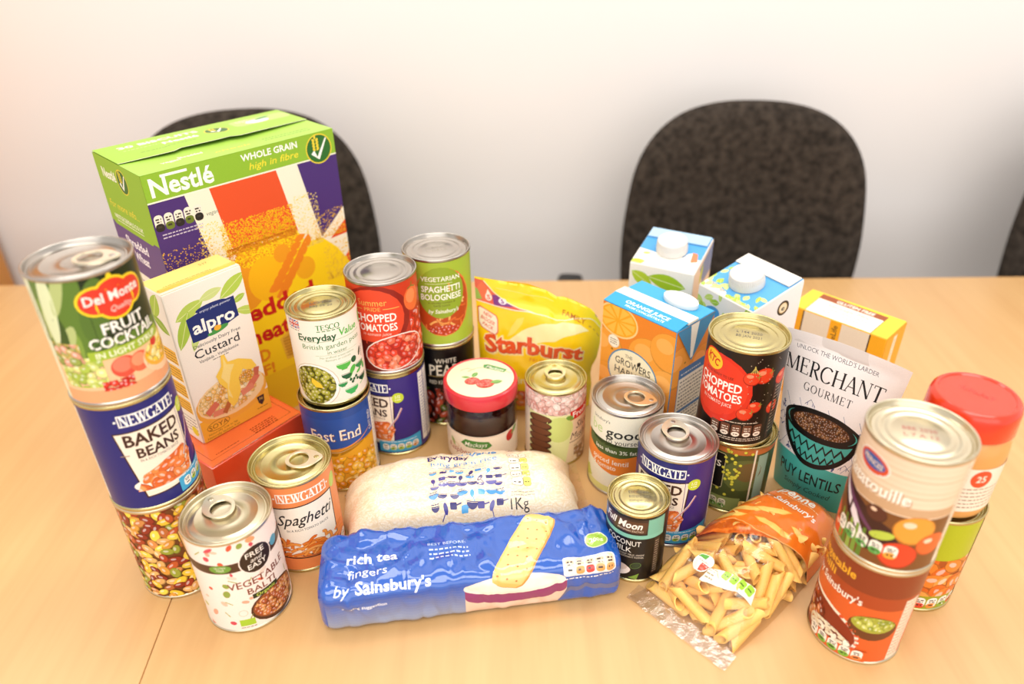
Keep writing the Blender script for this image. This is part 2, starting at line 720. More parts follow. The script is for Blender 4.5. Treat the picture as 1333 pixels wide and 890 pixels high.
def table(label, poly, legs):
    cx = sum(p[0] for p in poly) / len(poly)
    cy = sum(p[1] for p in poly) / len(poly)
    t = thing('meeting_table', label, 'table', (cx, cy, 0), 0, 'beech meeting tables pushed together')
    pl = [(p[0] - cx, p[1] - cy) for p in poly]
    prism('table_top', pl, T - .026, T, BEECH, t, .0008)
    far = [pl[3], pl[2]]
    a, b = Vector((*far[0], 0)), Vector((*far[1], 0))
    d = (b - a).normalized()
    nn = Vector((-d.y, d.x, 0)) * .002
    prism('edge_banding', [a[:2], b[:2], (b + nn)[:2], (a + nn)[:2]], T - .026, T - .0006, EDGE, t)
    for lx, ly in legs:
        leg = tube('leg', [(lx - cx, ly - cy, 0.01), (lx - cx, ly - cy, T - .03)], .025, STEEL, t, 16)
        lathe('foot', [(0, 0), (22, 0), (24, 4), (18, 12), (0, 12)], mat('black_plastic', '#17171a', .5), leg, 20).location = (lx - cx, ly - cy, 0)
    return t


_sx = lambda y: -.3106 - .063 * (y - .4567)
_fy = lambda x: 1.0865 - .0235 * (x + .07)
table('pale beech meeting table carrying most of the food, right of the seam', [(_sx(.1) + .0004, .1), (1.45, .1), (1.45, _fy(1.45)), (_sx(1.09) + .0004, _fy(_sx(1.09)))], [(-.2, .2), (1.35, .2), (1.35, .95), (-.26, .98)])
table('pale beech meeting table beyond the seam, mostly bare', [(-1.15, .1), (_sx(.1) - .0004, .1), (_sx(1.09) - .0004, _fy(_sx(1.09))), (-1.15, _fy(-1.15))], [(-1.05, .2), (-.38, .2), (-.44, .98), (-1.05, 1.0)])

# cupboard against the wall on the left
cb = thing('wooden_cupboard', 'orange-brown wood veneer cupboard standing against the white wall', 'cupboard', (-1.326, 1.29, 0))
boxm('carcass', -.28, .28, -.13, .14, .06, 1.95, ORANGEWOOD, cb, .002)
boxm('plinth', -.26, .26, -.11, .14, 0, .06, mat('black_plastic', '#17171a', .5), cb)
for sx in (-1, 1):
    dr = boxm('door', min(sx * .002, sx * .277), max(sx * .002, sx * .277), -.149, -.131, .08, 1.94, ORANGEWOOD, cb, .0015)
    tube('handle', [(sx * .04, -.15, 1.0), (sx * .04, -.175, 1.01), (sx * .04, -.175, 1.13), (sx * .04, -.15, 1.14)], .005, STEEL, dr, 8)

# ------------------------------------------------------------------ chairs
FAB = mat('charcoal_wool', '#37302a', .95, 0, .55, 75, .35, 0, .2)
BLACK = mat('black_plastic', '#17171a', .5)


def chair_back_outline(n=44):
    ctrl = [(0, .236), (.065, .232), (.122, .215), (.166, .180), (.194, .128), (.207, .056), (.212, -.03), (.204, -.13), (.18, -.2), (.09, -.225), (0, -.23)]
    pts = ctrl + [(-x, z) for x, z in ctrl[-2:0:-1]]
    out = []
    N = len(pts)
    for i in range(N):
        p0, p1, p2, p3 = [np.array(pts[(i + k) % N]) for k in (-1, 0, 1, 2)]
        for q in range(4):
            t = q / 4
            out.append(.5 * ((2 * p1) + (-p0 + p2) * t + (2 * p0 - 5 * p1 + 4 * p2 - p3) * t * t + (-p0 + 3 * p1 - 3 * p2 + p3) * t ** 3))
    return np.array(out)


def cushion(name, outline, thick, curve, m, parent, loc, rx, ry=None):
    """padded shell: outline in x/z, domed on both faces"""
    bm = bmesh.new()
    N = len(outline)
    c = outline.mean(0)
    prev = {}
    for side in (1, -1):
        rings = []
        for s in (1, .985, .95, .86, .7, .5, .25):
            d = side * thick / 2 * math.sqrt(max(0, 1 - s ** 8)) if s < 1 else 0
            ring = []
            for p in outline:
                q = c + (p - c) * s
                ring.append((q[0], d - curve * (q[0] ** 2) * 4, q[1]))
            rings.append(ring)
        vs = []
        for k, ring in enumerate(rings):
            if k == 0 and side == -1:
                vs.append(prev[0])
            else:
                vs.append([bm.verts.new(p) for p in ring])
        prev[0] = vs[0]
        for a, b in zip(vs, vs[1:]):
            for k in range(N):
                bm.faces.new((a[k], a[(k + 1) % N], b[(k + 1) % N], b[k]))
        bm.faces.new(vs[-1])
    o = from_bm(name, bm, m, parent, 60)
    o.location = loc
    o.rotation_euler = (rx, 0, 0)
    return o


BO = chair_back_outline()


def office_chair(label, x, y, rz, armtop):
    t = thing('office_chair', label, 'chair', (x, y, 0), rz, 'dark fabric meeting chairs')
    cushion('backrest', BO, .055, .22, FAB, t, (0, 0, T), math.radians(-4))
    so = np.array([(.23 * math.copysign(abs(math.cos(a)) ** .6, math.cos(a)), .22 * math.copysign(abs(math.sin(a)) ** .6, math.sin(a))) for a in np.linspace(0, 2 * PI, 49)[:-1]])
    st = cushion('seat', so, .07, 0, FAB, t, (0, -.24, .44), math.radians(90))
    tube('back_bracket', [(0, .03, .66), (0, .04, .5), (0, 0, .40), (0, -.15, .395)], .018, BLACK, t, 12)
    for s in (-1, 1):
        arm = boxm('armrest', s * .305 - .026, s * .305 + .026, -.17, .035, armtop - .026, armtop, BLACK, t, .012)
        tube('arm_support', [(s * .305, -.06, armtop - .02), (s * .30, -.07, .5), (s * .2, -.09, .40), (0, -.12, .395)], .013, BLACK, arm, 10)
    lathe('gas_column', [(0, 70), (26, 70), (26, 230), (15, 232), (15, 400), (0, 400)], STEEL, t, 24).location = (0, -.2, 0)
    for k in range(5):
        a = 2 * PI * k / 5 + .3
        leg = tube('leg', [(0, -.2, .09), (.16 * math.cos(a), -.2 + .16 * math.sin(a), .085), (.3 * math.cos(a), -.2 + .3 * math.sin(a), .06)], .017, BLACK, t, 10)
        w = lathe('castor', [(0, -10), (20, -10), (24, -7), (24, 7), (20, 10), (0, 10)], BLACK, leg, 20)
        w.location = (.3 * math.cos(a), -.2 + .3 * math.sin(a), .024)
        w.rotation_euler = (PI / 2, 0, a)
    return t


office_chair('charcoal fabric chair with rounded back behind the drink cartons', .433, 1.27, math.radians(-7), .619)
office_chair('charcoal fabric chair mostly hidden behind the big cereal box', -.444, 1.27, math.radians(10), .60)
office_chair('charcoal fabric chair cut off at the edge, beside the yellow box end', 1.135, 1.27, math.radians(0), .60)


# ------------------------------------------------------------------ tins
def pull_tab(parent, R, h, ang, m):
    """flat ring with a rivet; ang is the direction from the middle of the lid to the rivet"""
    bm = bmesh.new()
    N = 36
    L, cx = R * .98, R * .34                       # the ring's middle sits at cx from the lid's middle
    outer, inner = [], []
    for k in range(N):
        a = 2 * PI * k / N
        c, s = math.cos(a), math.sin(a)
        wdt = .345 * R * (1.0 if c < 0 else 1 - .42 * c * c)
        outer.append((cx + L * .46 * c, wdt * s))
        inner.append((cx - .12 * R + .235 * R * c, .235 * R * s))
    z0, z1 = h - 2.6, h - 1.0
    lo = [[bm.verts.new((x / 1000, y / 1000, z / 1000)) for x, y in ring] for ring in (outer, inner) for z in (z0, z1)]
    ob, ot, ib, it = lo
    for k in range(N):
        j = (k + 1) % N
        bm.faces.new((ob[k], ob[j], ot[j], ot[k]))
        bm.faces.new((ib[k], it[k], it[j], ib[j]))
        bm.faces.new((ot[k], ot[j], it[j], it[k]))
        bm.faces.new((ob[k], ib[k], ib[j], ob[j]))
    bmesh.ops.recalc_face_normals(bm, faces=bm.faces)
    eds = [e for e in bm.edges if e.is_manifold and e.calc_face_angle(0) > 1]
    bmesh.ops.bevel(bm, geom=eds, offset=.0006, segments=2, affect='EDGES')
    o = from_bm('pull_tab', bm, mat('bright_pull_tab_tin', '#f2ecd8', .32, 1, .03, 40), parent, 40)
    o.rotation_euler = (0, 0, ang)
    rv = lathe('rivet', [(0, z1 + .5), (1.8, z1 + .5), (2.6, z1 - .1), (2.6, z0 - 1.2)], m, o, 16)
    rv.location = ((cx + L * .30) / 1000, 0, 0)
    rv.parent = parent
    rv.location = (math.cos(ang) * (cx + L * .30) / 1000, math.sin(ang) * (cx + L * .30) / 1000, 0)
    return o


def make_label(art, R, h, m=PAPER, name='label', v0=3.7, v1=3.7):
    Rl = R - .75
    W = PI * Rl
    ul = [W * k / 36 for k in range(-35, 36)]
    o = wrap(art, name, cylfn(Rl), m, None, (-W, W, v0, h - v1), ul)
    return o


def front_rz(x, y, off):
    return math.atan2(-y, -x) + PI / 2 + math.radians(off)


def food_can(label, x, y, z0, R, h, art, off, lid, tab=0, metal=SILVER, code=None, group='tins of food', codecol='#6b6452', codeR=0, name='food_can'):
    rz = front_rz(x, y, off)
    t = thing(name, label, 'tin', (x / 1000, y / 1000, T + z0 / 1000), rz, group)
    lathe('body', [(0, 2.2), (R - 4, 2.2), (R - 2.2, .3), (R - 1.2, 0), (R - .2, .3), (R, .9), (R, 2.6), (R - .5, 3.3), (R - 1.1, 3.8), (R - 1.1, h - 3.8)], metal, t)
    if isinstance(art, bpy.types.Object):
        lb = bpy.data.objects.new('label', art.data)
        COL.objects.link(lb)
    else:
        lb = make_label(art, R, h)
    lb.parent = t
    rim = [(R - 1.1, h - 3.8), (R - .4, h - 3.3), (R, h - 2.7), (R, h - .8), (R - .4, h - .15), (R - .9, h), (R - 1.5, h - .25), (R - 1.9, h - 1), (R - 2.3, h - 4.6), (R - 3.0, h - 5.1), (R - 3.8, h - 4.9), (R - 4.4, h - 3.7)]
    p = h - 3.5
    if lid == 'ring':
        prof = rim + [(R - 5.2, p), (R - 6, p), (R - 6.3, p - .4), (R - 6.7, p), (R * .73, p), (R * .71, p + .5), (R * .68, p + .5), (R * .66, p), (R * .58, p), (R * .55, p - .6), (R * .36, p - .6), (R * .33, p - .1), (R * .3, p - .6), (0, p - .6)]
    else:
        prof = rim + [(R - 5, p), (R * .79, p), (R * .765, p - .7), (R * .70, p - .7), (R * .675, p), (R * .63, p), (R * .60, p - .8), (R * .50, p - .8), (R * .475, p - .1), (0, p - .1)]
    ld = lathe('lid', prof, metal, t, 72, 50)
    if lid == 'ring':
        pull_tab(ld, R, h, math.radians(tab) - rz, metal)
    if code:
        a = Art()
        for i, s_ in enumerate(code):
            a.text(s_, 0, -i * R * .2 + R * .1 * (len(code) - 1), R * .11, codecol, w=R * .62, bold=.01)
        q = wrap(a, 'date_code', facefn((0, 0, (p - .02) / 1000), (1, 0, 0), (0, 1, 0)), mat_code(), ld, (-99, 99, -99, 99), smooth=False)
        q.rotation_euler = (0, 0, math.radians(codeR) - rz)
    return t


def mat_code():
    return print_mat('printed_ink_on_tin', .5)


def pills(a, x, y, n, w, h, cols, top='#f4efe2', txt='#3c3630'):
    """row of traffic-light nutrition pills"""
    for i in range(n):
        cx = x + (i - (n - 1) / 2) * w
        a.rect(cx - w * .44, y - h / 2, cx + w * .44, y + h / 2, top, w * .38)
        a.rect(cx - w * .44, y - h / 2, cx + w * .44, y - h * .02, cols[i % len(cols)], w * .34)
        a.lines(cx - w * .28, cx + w * .28, y + h * .2, 1, 1, h * .09, txt)
        a.lines(cx - w * .24, cx + w * .24, y + h * .04, 1, 1, h * .09, txt)
        a.lines(cx - w * .22, cx + w * .22, y - h * .28, 1, 1, h * .12, txt)


BEANS = ['#e8793a', '#f08a48', '#d9652c', '#ee9a5e']
TOM = ['#d8341c', '#e84a28', '#c42a16', '#ee6238']


def art_fruit():
    a = Art()
    a.rect(-130, 0, 130, 110, '#5d7a2c')
    for i in range(16):                                     # blurred leaves behind the lettering
        r = random.Random(i + 40)
        a.ell(r.uniform(-75, -12), r.uniform(50, 104), r.uniform(3, 6), r.uniform(12, 24), r.choice(['#7f9a3e', '#4a6424', '#97ab58', '#3c5420', '#b0bb78']), r.uniform(-35, 10), 14)
    a.rect(-20, 56, 48, 106, '#1e2a0e')
    a.ell(-16, 80, 10, 26, '#54702a', -14)
    a.ell(46, 84, 9, 24, '#6a8434', 12)
    a.ell(-47, 84, 6, 30, '#d6dcb0', -6)
    a.rect(-130, 0, -58, 110, '#dfe4c4')
    a.rect(-60, 3, 62, 42, '#eebf92')
    a.rect(-60, 3, 62, 15, '#e9a273')
    a.pile(R4(-55, 18, -22, 44), 4.4, 4, ['#c3cf62', '#d2da7c', '#a9bd4a', '#e0dc8a'], 3)
    a.pile(R4(-57, 36, -34, 56), 5, 4, ['#d68a6a', '#93a04a', '#c9b25a', '#e0a184'], 5)
    a.ell(-9, 31, 9.5, 9, '#d8503c')
    a.ell(-10, 33, 7, 6.4, '#ea7c62')
    a.ell(3, 30, 8.5, 8.5, '#e06a48')
    a.ell(2, 32, 5.6, 5.4, '#f0946c')
    a.pile(R4(-27, 14, -5, 22), 3, 2.8, ['#cf2a1e', '#de3c28'], 4)
    a.ell(28, 27, 23, 16, '#f2c9a0')
    a.ell(28, 29, 21, 13, '#f3ae3c')
    a.pile(EP(28, 31, 19, 12), 5.4, 4, ['#f7c828', '#fbd94a', '#f2b51c', '#f7e08a'], 6)
    a.ell(20, 38, 4, 3.6, '#cf2a1e')
    a.ell(40, 30, 3.6, 3.2, '#d8341c')
    for k, c in ((1.8, '#f5d327'), (0, '#dd3a26')):           # shield logo
        a.ell(-13, 87, 12 + k, 10 + k, c)
        a.ell(13, 87, 12 + k, 10 + k, c)
        a.ell(0, 90, 12 + k, 11 + k, c)
        a.ell(0, 82, 13 + k, 11 + k, c)
        if k:
            a.ell(0, 103, 2, 2.4, c)
    a.text('Del Monte', 0, 88.5, 7.2, '#f7efe6', w=43, bold=.035, up=2)
    a.text('Quality', 3, 78.5, 4.2, '#f4d9cc', w=17, shear=.3)
    for dx, c in ((.7, '#2a3416'), (0, '#fbf6ec')):
        a.text('FRUIT', 1 + dx, 64.5 - dx, 8.4, c, w=33, bold=.035)
        a.text('COCKTAIL', 0 + dx, 54 - dx, 8.4, c, w=54, bold=.035)
    a.rect(-30, 40.5, 31, 48.5, '#9fb738')
    a.text('IN LIGHT SYRUP', 0, 44.4, 4.6, '#f4f3da', w=50, bold=.02)
    return a


def art_beans():
    a = Art()
    a.rect(-130, 0, 130, 110, '#22246e')
    a.rect(24, 0, 70, 110, '#3a2a78')
    a.rect(-92, 6, -60, 102, '#efece6')
    a.lines(-90, -62, 94, 20, 4, 1.2, '#8a86a0')
    a.rect(60, 10, 88, 102, '#f0e9df')
    a.lines(62, 86, 94, 20, 4, 1.2, '#8a86a0')
    a.rect(-23.5, 87.5, 23.5, 98.5, '#f4f1ea')
    a.rect(-22.5, 88.5, 22.5, 97.5, '#22246e')
    a.serif('NEWGATE', 0, 93, 9.6, '#fbf9f2', w=44, fat=1.45)
    a.ell(-25.5, 93, 1, 1, '#fbf9f2')
    a.ell(25.5, 93, 1, 1, '#fbf9f2')
    a.poly([(-31, 82), (29, 84), (25, 16), (-21, 14)], '#3a2018')
    a.poly([(-29.6, 80.8), (27.6, 82.6), (23.6, 17.4), (-19.8, 15.4)], '#f2e3cf')
    a.text('BAKED', -1, 73.5, 11, '#3f2219', w=46, bold=.045)
    a.text('BEANS', 1, 60, 9, '#3f2219', w=37, bold=.045)
    a.text('IN A RICH TOMATO SAUCE', 0, 52.6, 2.6, '#5a4036', w=33)
    a.rect(-30, 59, -23, 60, '#8f7a66')
    a.ell(-2, 27, 26, 8, '#f6ede0')
    a.pile([(-26, 22), (20, 22), (27, 38), (20, 49), (2, 46), (-18, 38)], 6.6, 3.9, BEANS, 8, step=7, edge=.7)
    a.line([(36, 66), (30, 54), (18, 38)], 2.2, '#d8cfd0')
    a.line([(36.5, 66), (30.5, 54), (18.5, 38)], .8, '#c1484a')
    a.ell(33, 80, 6.6, 6.6, '#c7d63a')
    a.text('1/2', 33, 81.5, 3.8, '#f6f6dc', w=5.6, bold=.02)
    a.lines(29.5, 36.5, 77, 1, 1, .9, '#f6f6dc')
    a.poly([(6, 6), (56, 6), (56, 26), (6, 20)], '#3fa3d0')
    a.lines(10, 50, 20, 1, 1, .9, '#eaf4f8')
    pills(a, 31, 13.2, 5, 8.6, 8.6, ['#f4f1ea', '#a9c93a', '#a9c93a', '#a9c93a', '#e8943a'])
    return a


def art_salad():
    a = Art()
    a.rect(-130, 0, 130, 110, '#6e3f1c')
    a.pile(R4(-75, 4, 75, 106), 6.2, 3.9, ['#a33d20', '#d99a3e', '#efc23a', '#b86a34', '#e8b26a', '#8e2f1c', '#d08a4a', '#f1d04c', '#c25a2c', '#9aa038'], 11, step=8.6)
    a.line([(-13, 88), (-22, 104)], .9, '#c79a58')
    a.poly([(-24, 78), (-14, 92), (16, 96), (26, 82), (24, 20), (-20, 15)], '#8a5c2a')
    a.poly([(-23, 78), (-13.4, 91), (15.6, 95), (25, 82), (23, 21), (-19, 16)], '#e8bd80')
    a.ell(0, 87, 2.2, 2.2, '#8a5c2a')
    a.serif('TESCO', 2, 77, 5.4, '#c4281c', w=21, fat=1.3)
    a.line([(-9, 73), (13, 73)], .7, '#c4281c')
    a.text('MIXED BEAN', 2, 64.5, 6.6, '#4a2c14', w=42, bold=.02)
    a.text('SALAD', 2, 55.5, 6.6, '#4a2c14', w=24, bold=.02)
    a.text('in water, with salt', 2, 48, 3, '#5e3e22', w=36)
    a.text('and sugar', 2, 43, 3, '#5e3e22', w=19)
    for x, y, c, r in ((-9, 29, '#7c2a1c', 20), (2, 31, '#8aa03a', 30), (9, 30, '#e8b436', 0), (14, 27, '#c4582c', 40), (5, 26, '#efc23a', 10)):
        a.ell(x, y, 5, 2.8, c, r)
    return a


def art_balti():
    a = Art()
    a.rect(-130, 0, 130, 110, '#f6e6dc')
    r = random.Random(5)
    for i in range(70):
        c = r.choice(['#e8a58a', '#d8583c', '#efc0a8', '#b8c070', '#f0a070', '#e8d0c0', '#8fa048', '#cf4a5a'])
        x, y = r.uniform(-75, 75), r.uniform(5, 103)
        if r.random() < .3:
            a.line([(x, y), (x + r.uniform(-7, 7), y + r.uniform(3, 9))], 1, '#9aa858')
        else:
            a.ell(x, y, r.uniform(1.6, 4.8), r.uniform(1.2, 3.2), c, r.uniform(0, 180), 10)
    a.rect(-130, 74, 130, 84, '#513524')
    a.ell(-30, 79.5, 9, 4.4, '#6f9a3c')
    a.text('GLUTEN', -30, 81, 1.9, '#f6f0dc', w=9)
    a.text('FREE', -30, 78, 1.9, '#f6f0dc', w=6)
    a.ell(0, 80, 15.2, 15.2, '#f6e6dc')
    a.ell(0, 80, 14.2, 14.2, '#33231a')
    a.text('FREE', 0, 86.4, 5.4, '#fbf2e6', w=17, bold=.01)
    a.text('and', 0, 80, 4.2, '#fbf2e6', w=10, shear=.3)
    a.text('EASY', 0, 73.6, 5.4, '#fbf2e6', w=17, bold=.01)
    a.ell(21, 82, 5, 5, '#5a9fb8')
    a.text('VEGETABLE', -1, 57.5, 7.4, '#7c3a24', w=55, bold=.02, rot=0)
    a.text('BALTI', -1, 47.5, 6.6, '#7c3a24', w=26, bold=.02)
    a.ell(10, 22, 26, 18.5, '#4a2a1a')
    a.ell(10, 23, 24, 16, '#8e4a26')
    a.pile(EP(10, 23.5, 22.5, 14.6), 2.9, 2.3, ['#c8703a', '#d68c4c', '#a8502a', '#e0a060', '#b85c30'], 21)
    a.rect(-11, 37.6, 13, 43, '#2a3018')
    a.text('Organic', 1, 40.2, 3.4, '#c6d65a', w=18, bold=.02)
    a.rect(-27, 8, -14, 16, '#a5c837')
    a.lines(-27, -14, 5.5, 1, 1, .9, '#7c6a58')
    a.ell(-22, 24, 4, 4, '#d8cdb8')
    a.ell(-22, 24, 3.2, 3.2, '#f6e6dc')
    return a


def art_spaghetti():
    a = Art()
    a.rect(-130, 0, 130, 110, '#ea8a4e')
    a.rect(-24, 88, 24, 98.5, '#f6ede2')
    a.rect(-23, 89, 23, 97.5, '#ea8a4e')
    a.serif('NEWGATE', 0, 93.2, 9.6, '#fdf9f0', w=44, fat=1.45)
    a.ell(-26, 93, 1, 1, '#fdf9f0')
    a.ell(26, 93, 1, 1, '#fdf9f0')
    a.poly([(-30, 82), (30, 84), (29, 22), (-27, 20)], '#2a211c')
    a.poly([(-28.8, 80.8), (28.8, 82.6), (27.8, 23.4), (-25.8, 21.4)], '#f6ead8')
    a.text('Spaghetti', 0, 67, 12.4, '#1d1815', w=52, shear=.32, bold=.012)
    a.text('IN A RICH TOMATO SAUCE', 0, 54, 2.7, '#2a211c', w=40)
    r = random.Random(9)
    for i in range(44):
        x, y = r.uniform(-28, 36), r.uniform(22, 40)
        an = r.uniform(-.5, 1.6)
        pts = [(x + t * 16 * math.cos(an + .35 * t) - 8, y + 7 * t * math.sin(an) + 3 * math.sin(3 * t) - 3) for t in np.linspace(0, 1, 7)]
        a.line(pts, 3.4, r.choice(['#b85018', '#c86020']))
        a.line(pts, 2.5, r.choice(['#e8802c', '#f09a44', '#e27024', '#f3a858']))
    a.poly([(-34, 4), (38, 4), (38, 20), (10, 17), (-34, 21)], '#e8864a')
    a.line([(-34, 21), (10, 17), (38, 20)], 1.2, '#3a2418')
    a.ell(35, 89, 5, 8, '#b6cb50', -12)
    a.line([(33, 82), (36.5, 96)], .5, '#dce6a0')
    a.ell(39, 16, 6, 6, '#f4ece0')
    a.lines(36, 42, 17, 2, 2, .9, '#5a4a40')
    a.rect(50, 10, 90, 100, '#f3dcc4')
    a.lines(52, 88, 92, 18, 4.4, 1.2, '#a87850')
    return a


def art_peas():
    a = Art()
    h = 102
    a.rect(-130, 0, 130, h, '#f5e9d8')
    a.rect(-45, 88, -30, 97, '#2c4a8c')
    for p in ([(-45, 88), (-30, 97)], [(-45, 97), (-30, 88)]):
        a.line(p, 2, '#f6efe4')
        a.line(p, .8, '#c8342a')
    for p in ([(-37.5, 88), (-37.5, 97)], [(-45, 92.5), (-30, 92.5)]):
        a.line(p, 3, '#f6efe4')
        a.line(p, 1.7, '#c8342a')
    a.lines(-45, -31, 85.6, 1, 1, 1, '#9a8a78')
    a.serif('TESCO', -2, 90.5, 5.4, '#3f8a4a', w=23, fat=1.3)
    for k in range(5):
        a.line([(-13 + k * 4.8, 86.4), (-9.6 + k * 4.8, 86.4)], .9, '#3f8a4a')
    a.text('Everyday', -14, 79.6, 7, '#1f5a34', w=38, bold=.04)
    a.text('Value', 19, 81.6, 7, '#57b548', w=23, bold=.035, shear=.15)
    a.line([(-32, 75), (34, 75)], .35, '#5a9a58')
    a.text('British garden peas', 1, 69.4, 5.2, '#3f8a4a', w=62)
    a.text('in water', 4, 62.4, 3.8, '#3f8a4a', w=20)
    a.line([(-18, 59.5), (28, 59.5)], .3, '#8ab586')
    a.text('No artificial preservatives,', 4, 57, 2.3, '#7aa878', w=36)
    a.text('flavours or colours', 4, 53.6, 2.3, '#7aa878', w=26)
    a.ell(-24, 25, 25.4, 25.4, '#d8c8b0')
    a.ell(-24, 25, 24.4, 24.4, '#fbf5ea')
    a.ell(-25, 25, 22.4, 22.4, '#4a4a14')
    a.pile(EP(-25, 25, 22, 22), 3.1, 3.1, ['#98922c', '#aaa63c', '#8a8426', '#b8b24a'], 31, step=5.6, edge=.45)
    a.poly([(-26, 34), (-18, 28), (-15, 22), (-23, 23), (-27, 28)], '#f2c63a')
    g = ['#2f8f4a', '#1f5a34', '#57b548', '#3fae5a', '#17452a']

    def bowl(x, y, w, c):
        a.ell(x, y, w, w * .75, c, 0, 14, a0=180, a1=360)
        a.rect(x - w * .4, y - w * .85, x + w * .4, y - w * .7, c)
        a.line([(x - w, y + .8), (x + w, y + .8)], .5, c)
    bowl(8, 46, 8, g[2]); a.ell(20, 46, 3.6, 3.6, g[1]); bowl(28, 38, 7, g[0]); bowl(10, 33, 6.5, g[1])
    a.ell(30, 50, 1.8, 5, g[4], -20); a.line([(33, 42), (36, 55)], .8, g[4])
    a.ell(17, 36, 3, 5, g[2], -40); a.line([(12, 26), (20, 38)], .8, g[2])
    for q in ((13, 25), (17, 24), (15, 21.6), (20, 26), (21.5, 22.5)):
        a.ell(q[0], q[1], 1.7, 1.7, g[1])
    bowl(13, 15, 8, g[3]); bowl(30, 22, 7, g[4]); a.ell(25, 30, 4, 1.6, g[2], 20); a.ell(34, 31, 2.4, 4, g[3], 10)
    a.line([(24, 14), (35, 18)], .9, g[2])
    bowl(4, 24, 5, g[0])
    a.ell(42, 84, 4, 8, '#57b548')
    a.lines(44, 76, 70, 12, 4, 1.1, '#9ab896')
    return a


def art_eastend():
    a = Art()
    a.rect(-130, 0, 130, 110, '#274f9c')
    a.rect(-130, 96, 130, 110, '#23478e')
    a.poly([(-60, 4), (44, 4), (44, 62), (26, 58), (-2, 48), (-30, 50), (-60, 54)], '#e0a024')
    a.pile([(-60, 4), (43, 4), (43, 55), (26, 52), (-28, 46), (-60, 46)], 5.2, 4.4, ['#f2b42c', '#f7c64a', '#e89a1c', '#fbd777'], 17, step=8)
    a.line([(-44, 62), (-24, 57), (0, 56), (24, 63), (40, 72)], [.4, 1.2, 2, 1.2, .3], '#e8943a')
    a.line([(-44, 60), (-22, 54), (0, 53.4), (22, 59)], [.3, .7, .9, .3], '#c9a87c')
    a.text('East End', -1.2, 74.4, 13, '#7c4a2c', w=54, bold=.012)
    a.text('East End', -2, 75, 13, '#f6ead6', w=54, bold=.008)
    for x0, x1, y in ((-29, -19, 69), (14, 24, 69)):
        a.line([(x0, y), (x1, y)], 1.1, '#f6ead6')
    a.rect(44, 6, 84, 103, '#efe6d6')
    a.text('EAST END', 39.5, 78, 4, '#f6ead6', w=24, rot=90)
    for k in range(22):
        a.rect(48 + k * 1.4, 12, 48 + k * 1.4 + (.4 + .5 * (k * 7 % 3 == 0)), 40, '#3a332c')
    a.lines(47, 80, 94, 10, 4.6, 1.2, '#8a7c6c')
    return a


def art_summer():
    a = Art()
    a.rect(-130, 0, 130, 110, '#b72d1a')
    a.rect(-130, 80, 130, 110, '#c93a1e')
    a.ell(2, 68, 38, 37, '#8e2216')
    a.ell(0, 68, 33, 33, '#e0492a')
    a.ell(46, 82, 12, 14, '#e86a34')
    a.ell(44, 85, 7, 8, '#f08a52')
    a.line([(46, 95), (47, 100)], 1.4, '#5f7a2c')
    a.line([(40, 94), (46, 95.5), (52, 93)], 1.1, '#5f7a2c')
    a.pile(R4(40, 10, 80, 66), 7, 6, TOM, 4, ns=5)
    a.text('Summer', 0, 86, 7, '#e2b457', w=31)
    a.text('PRIDE', 0, 78.6, 4.2, '#e2b457', w=17)
    a.rect(-28, 78, -11, 78.8, '#e2b457')
    a.rect(11, 78, 28, 78.8, '#e2b457')
    a.text('CHOPPED', 1, 68.4, 8.8, '#fdf4e8', w=46, bold=.03)
    a.text('TOMATOES', 1, 57, 8.2, '#fdf4e8', w=46, bold=.03)
    a.text('in tomato juice', 2, 49.4, 3.4, '#f6d6c6', w=30, shear=.25)
    a.rect(-44, 3, 8, 40, '#6e1a10')
    a.ell(20, 26, 34, 21, '#f6e2d6', 9)
    a.ell(20, 26, 32.6, 19.6, '#b72616', 9)
    a.pile([(20 + (x - 20) * math.cos(.157) - (y - 26) * math.sin(.157), 26 + (x - 20) * math.sin(.157) + (y - 26) * math.cos(.157)) for x, y in EP(20, 26, 32, 19)], 5.4, 4.6, ['#e8452a', '#f06a48', '#d83a20', '#f48a66', '#c83018'], 7, step=8.2, ns=5, hil=.2)
    a.lines(26, 46, 6, 1, 1, 1.2, '#f6d6c6')
    return a


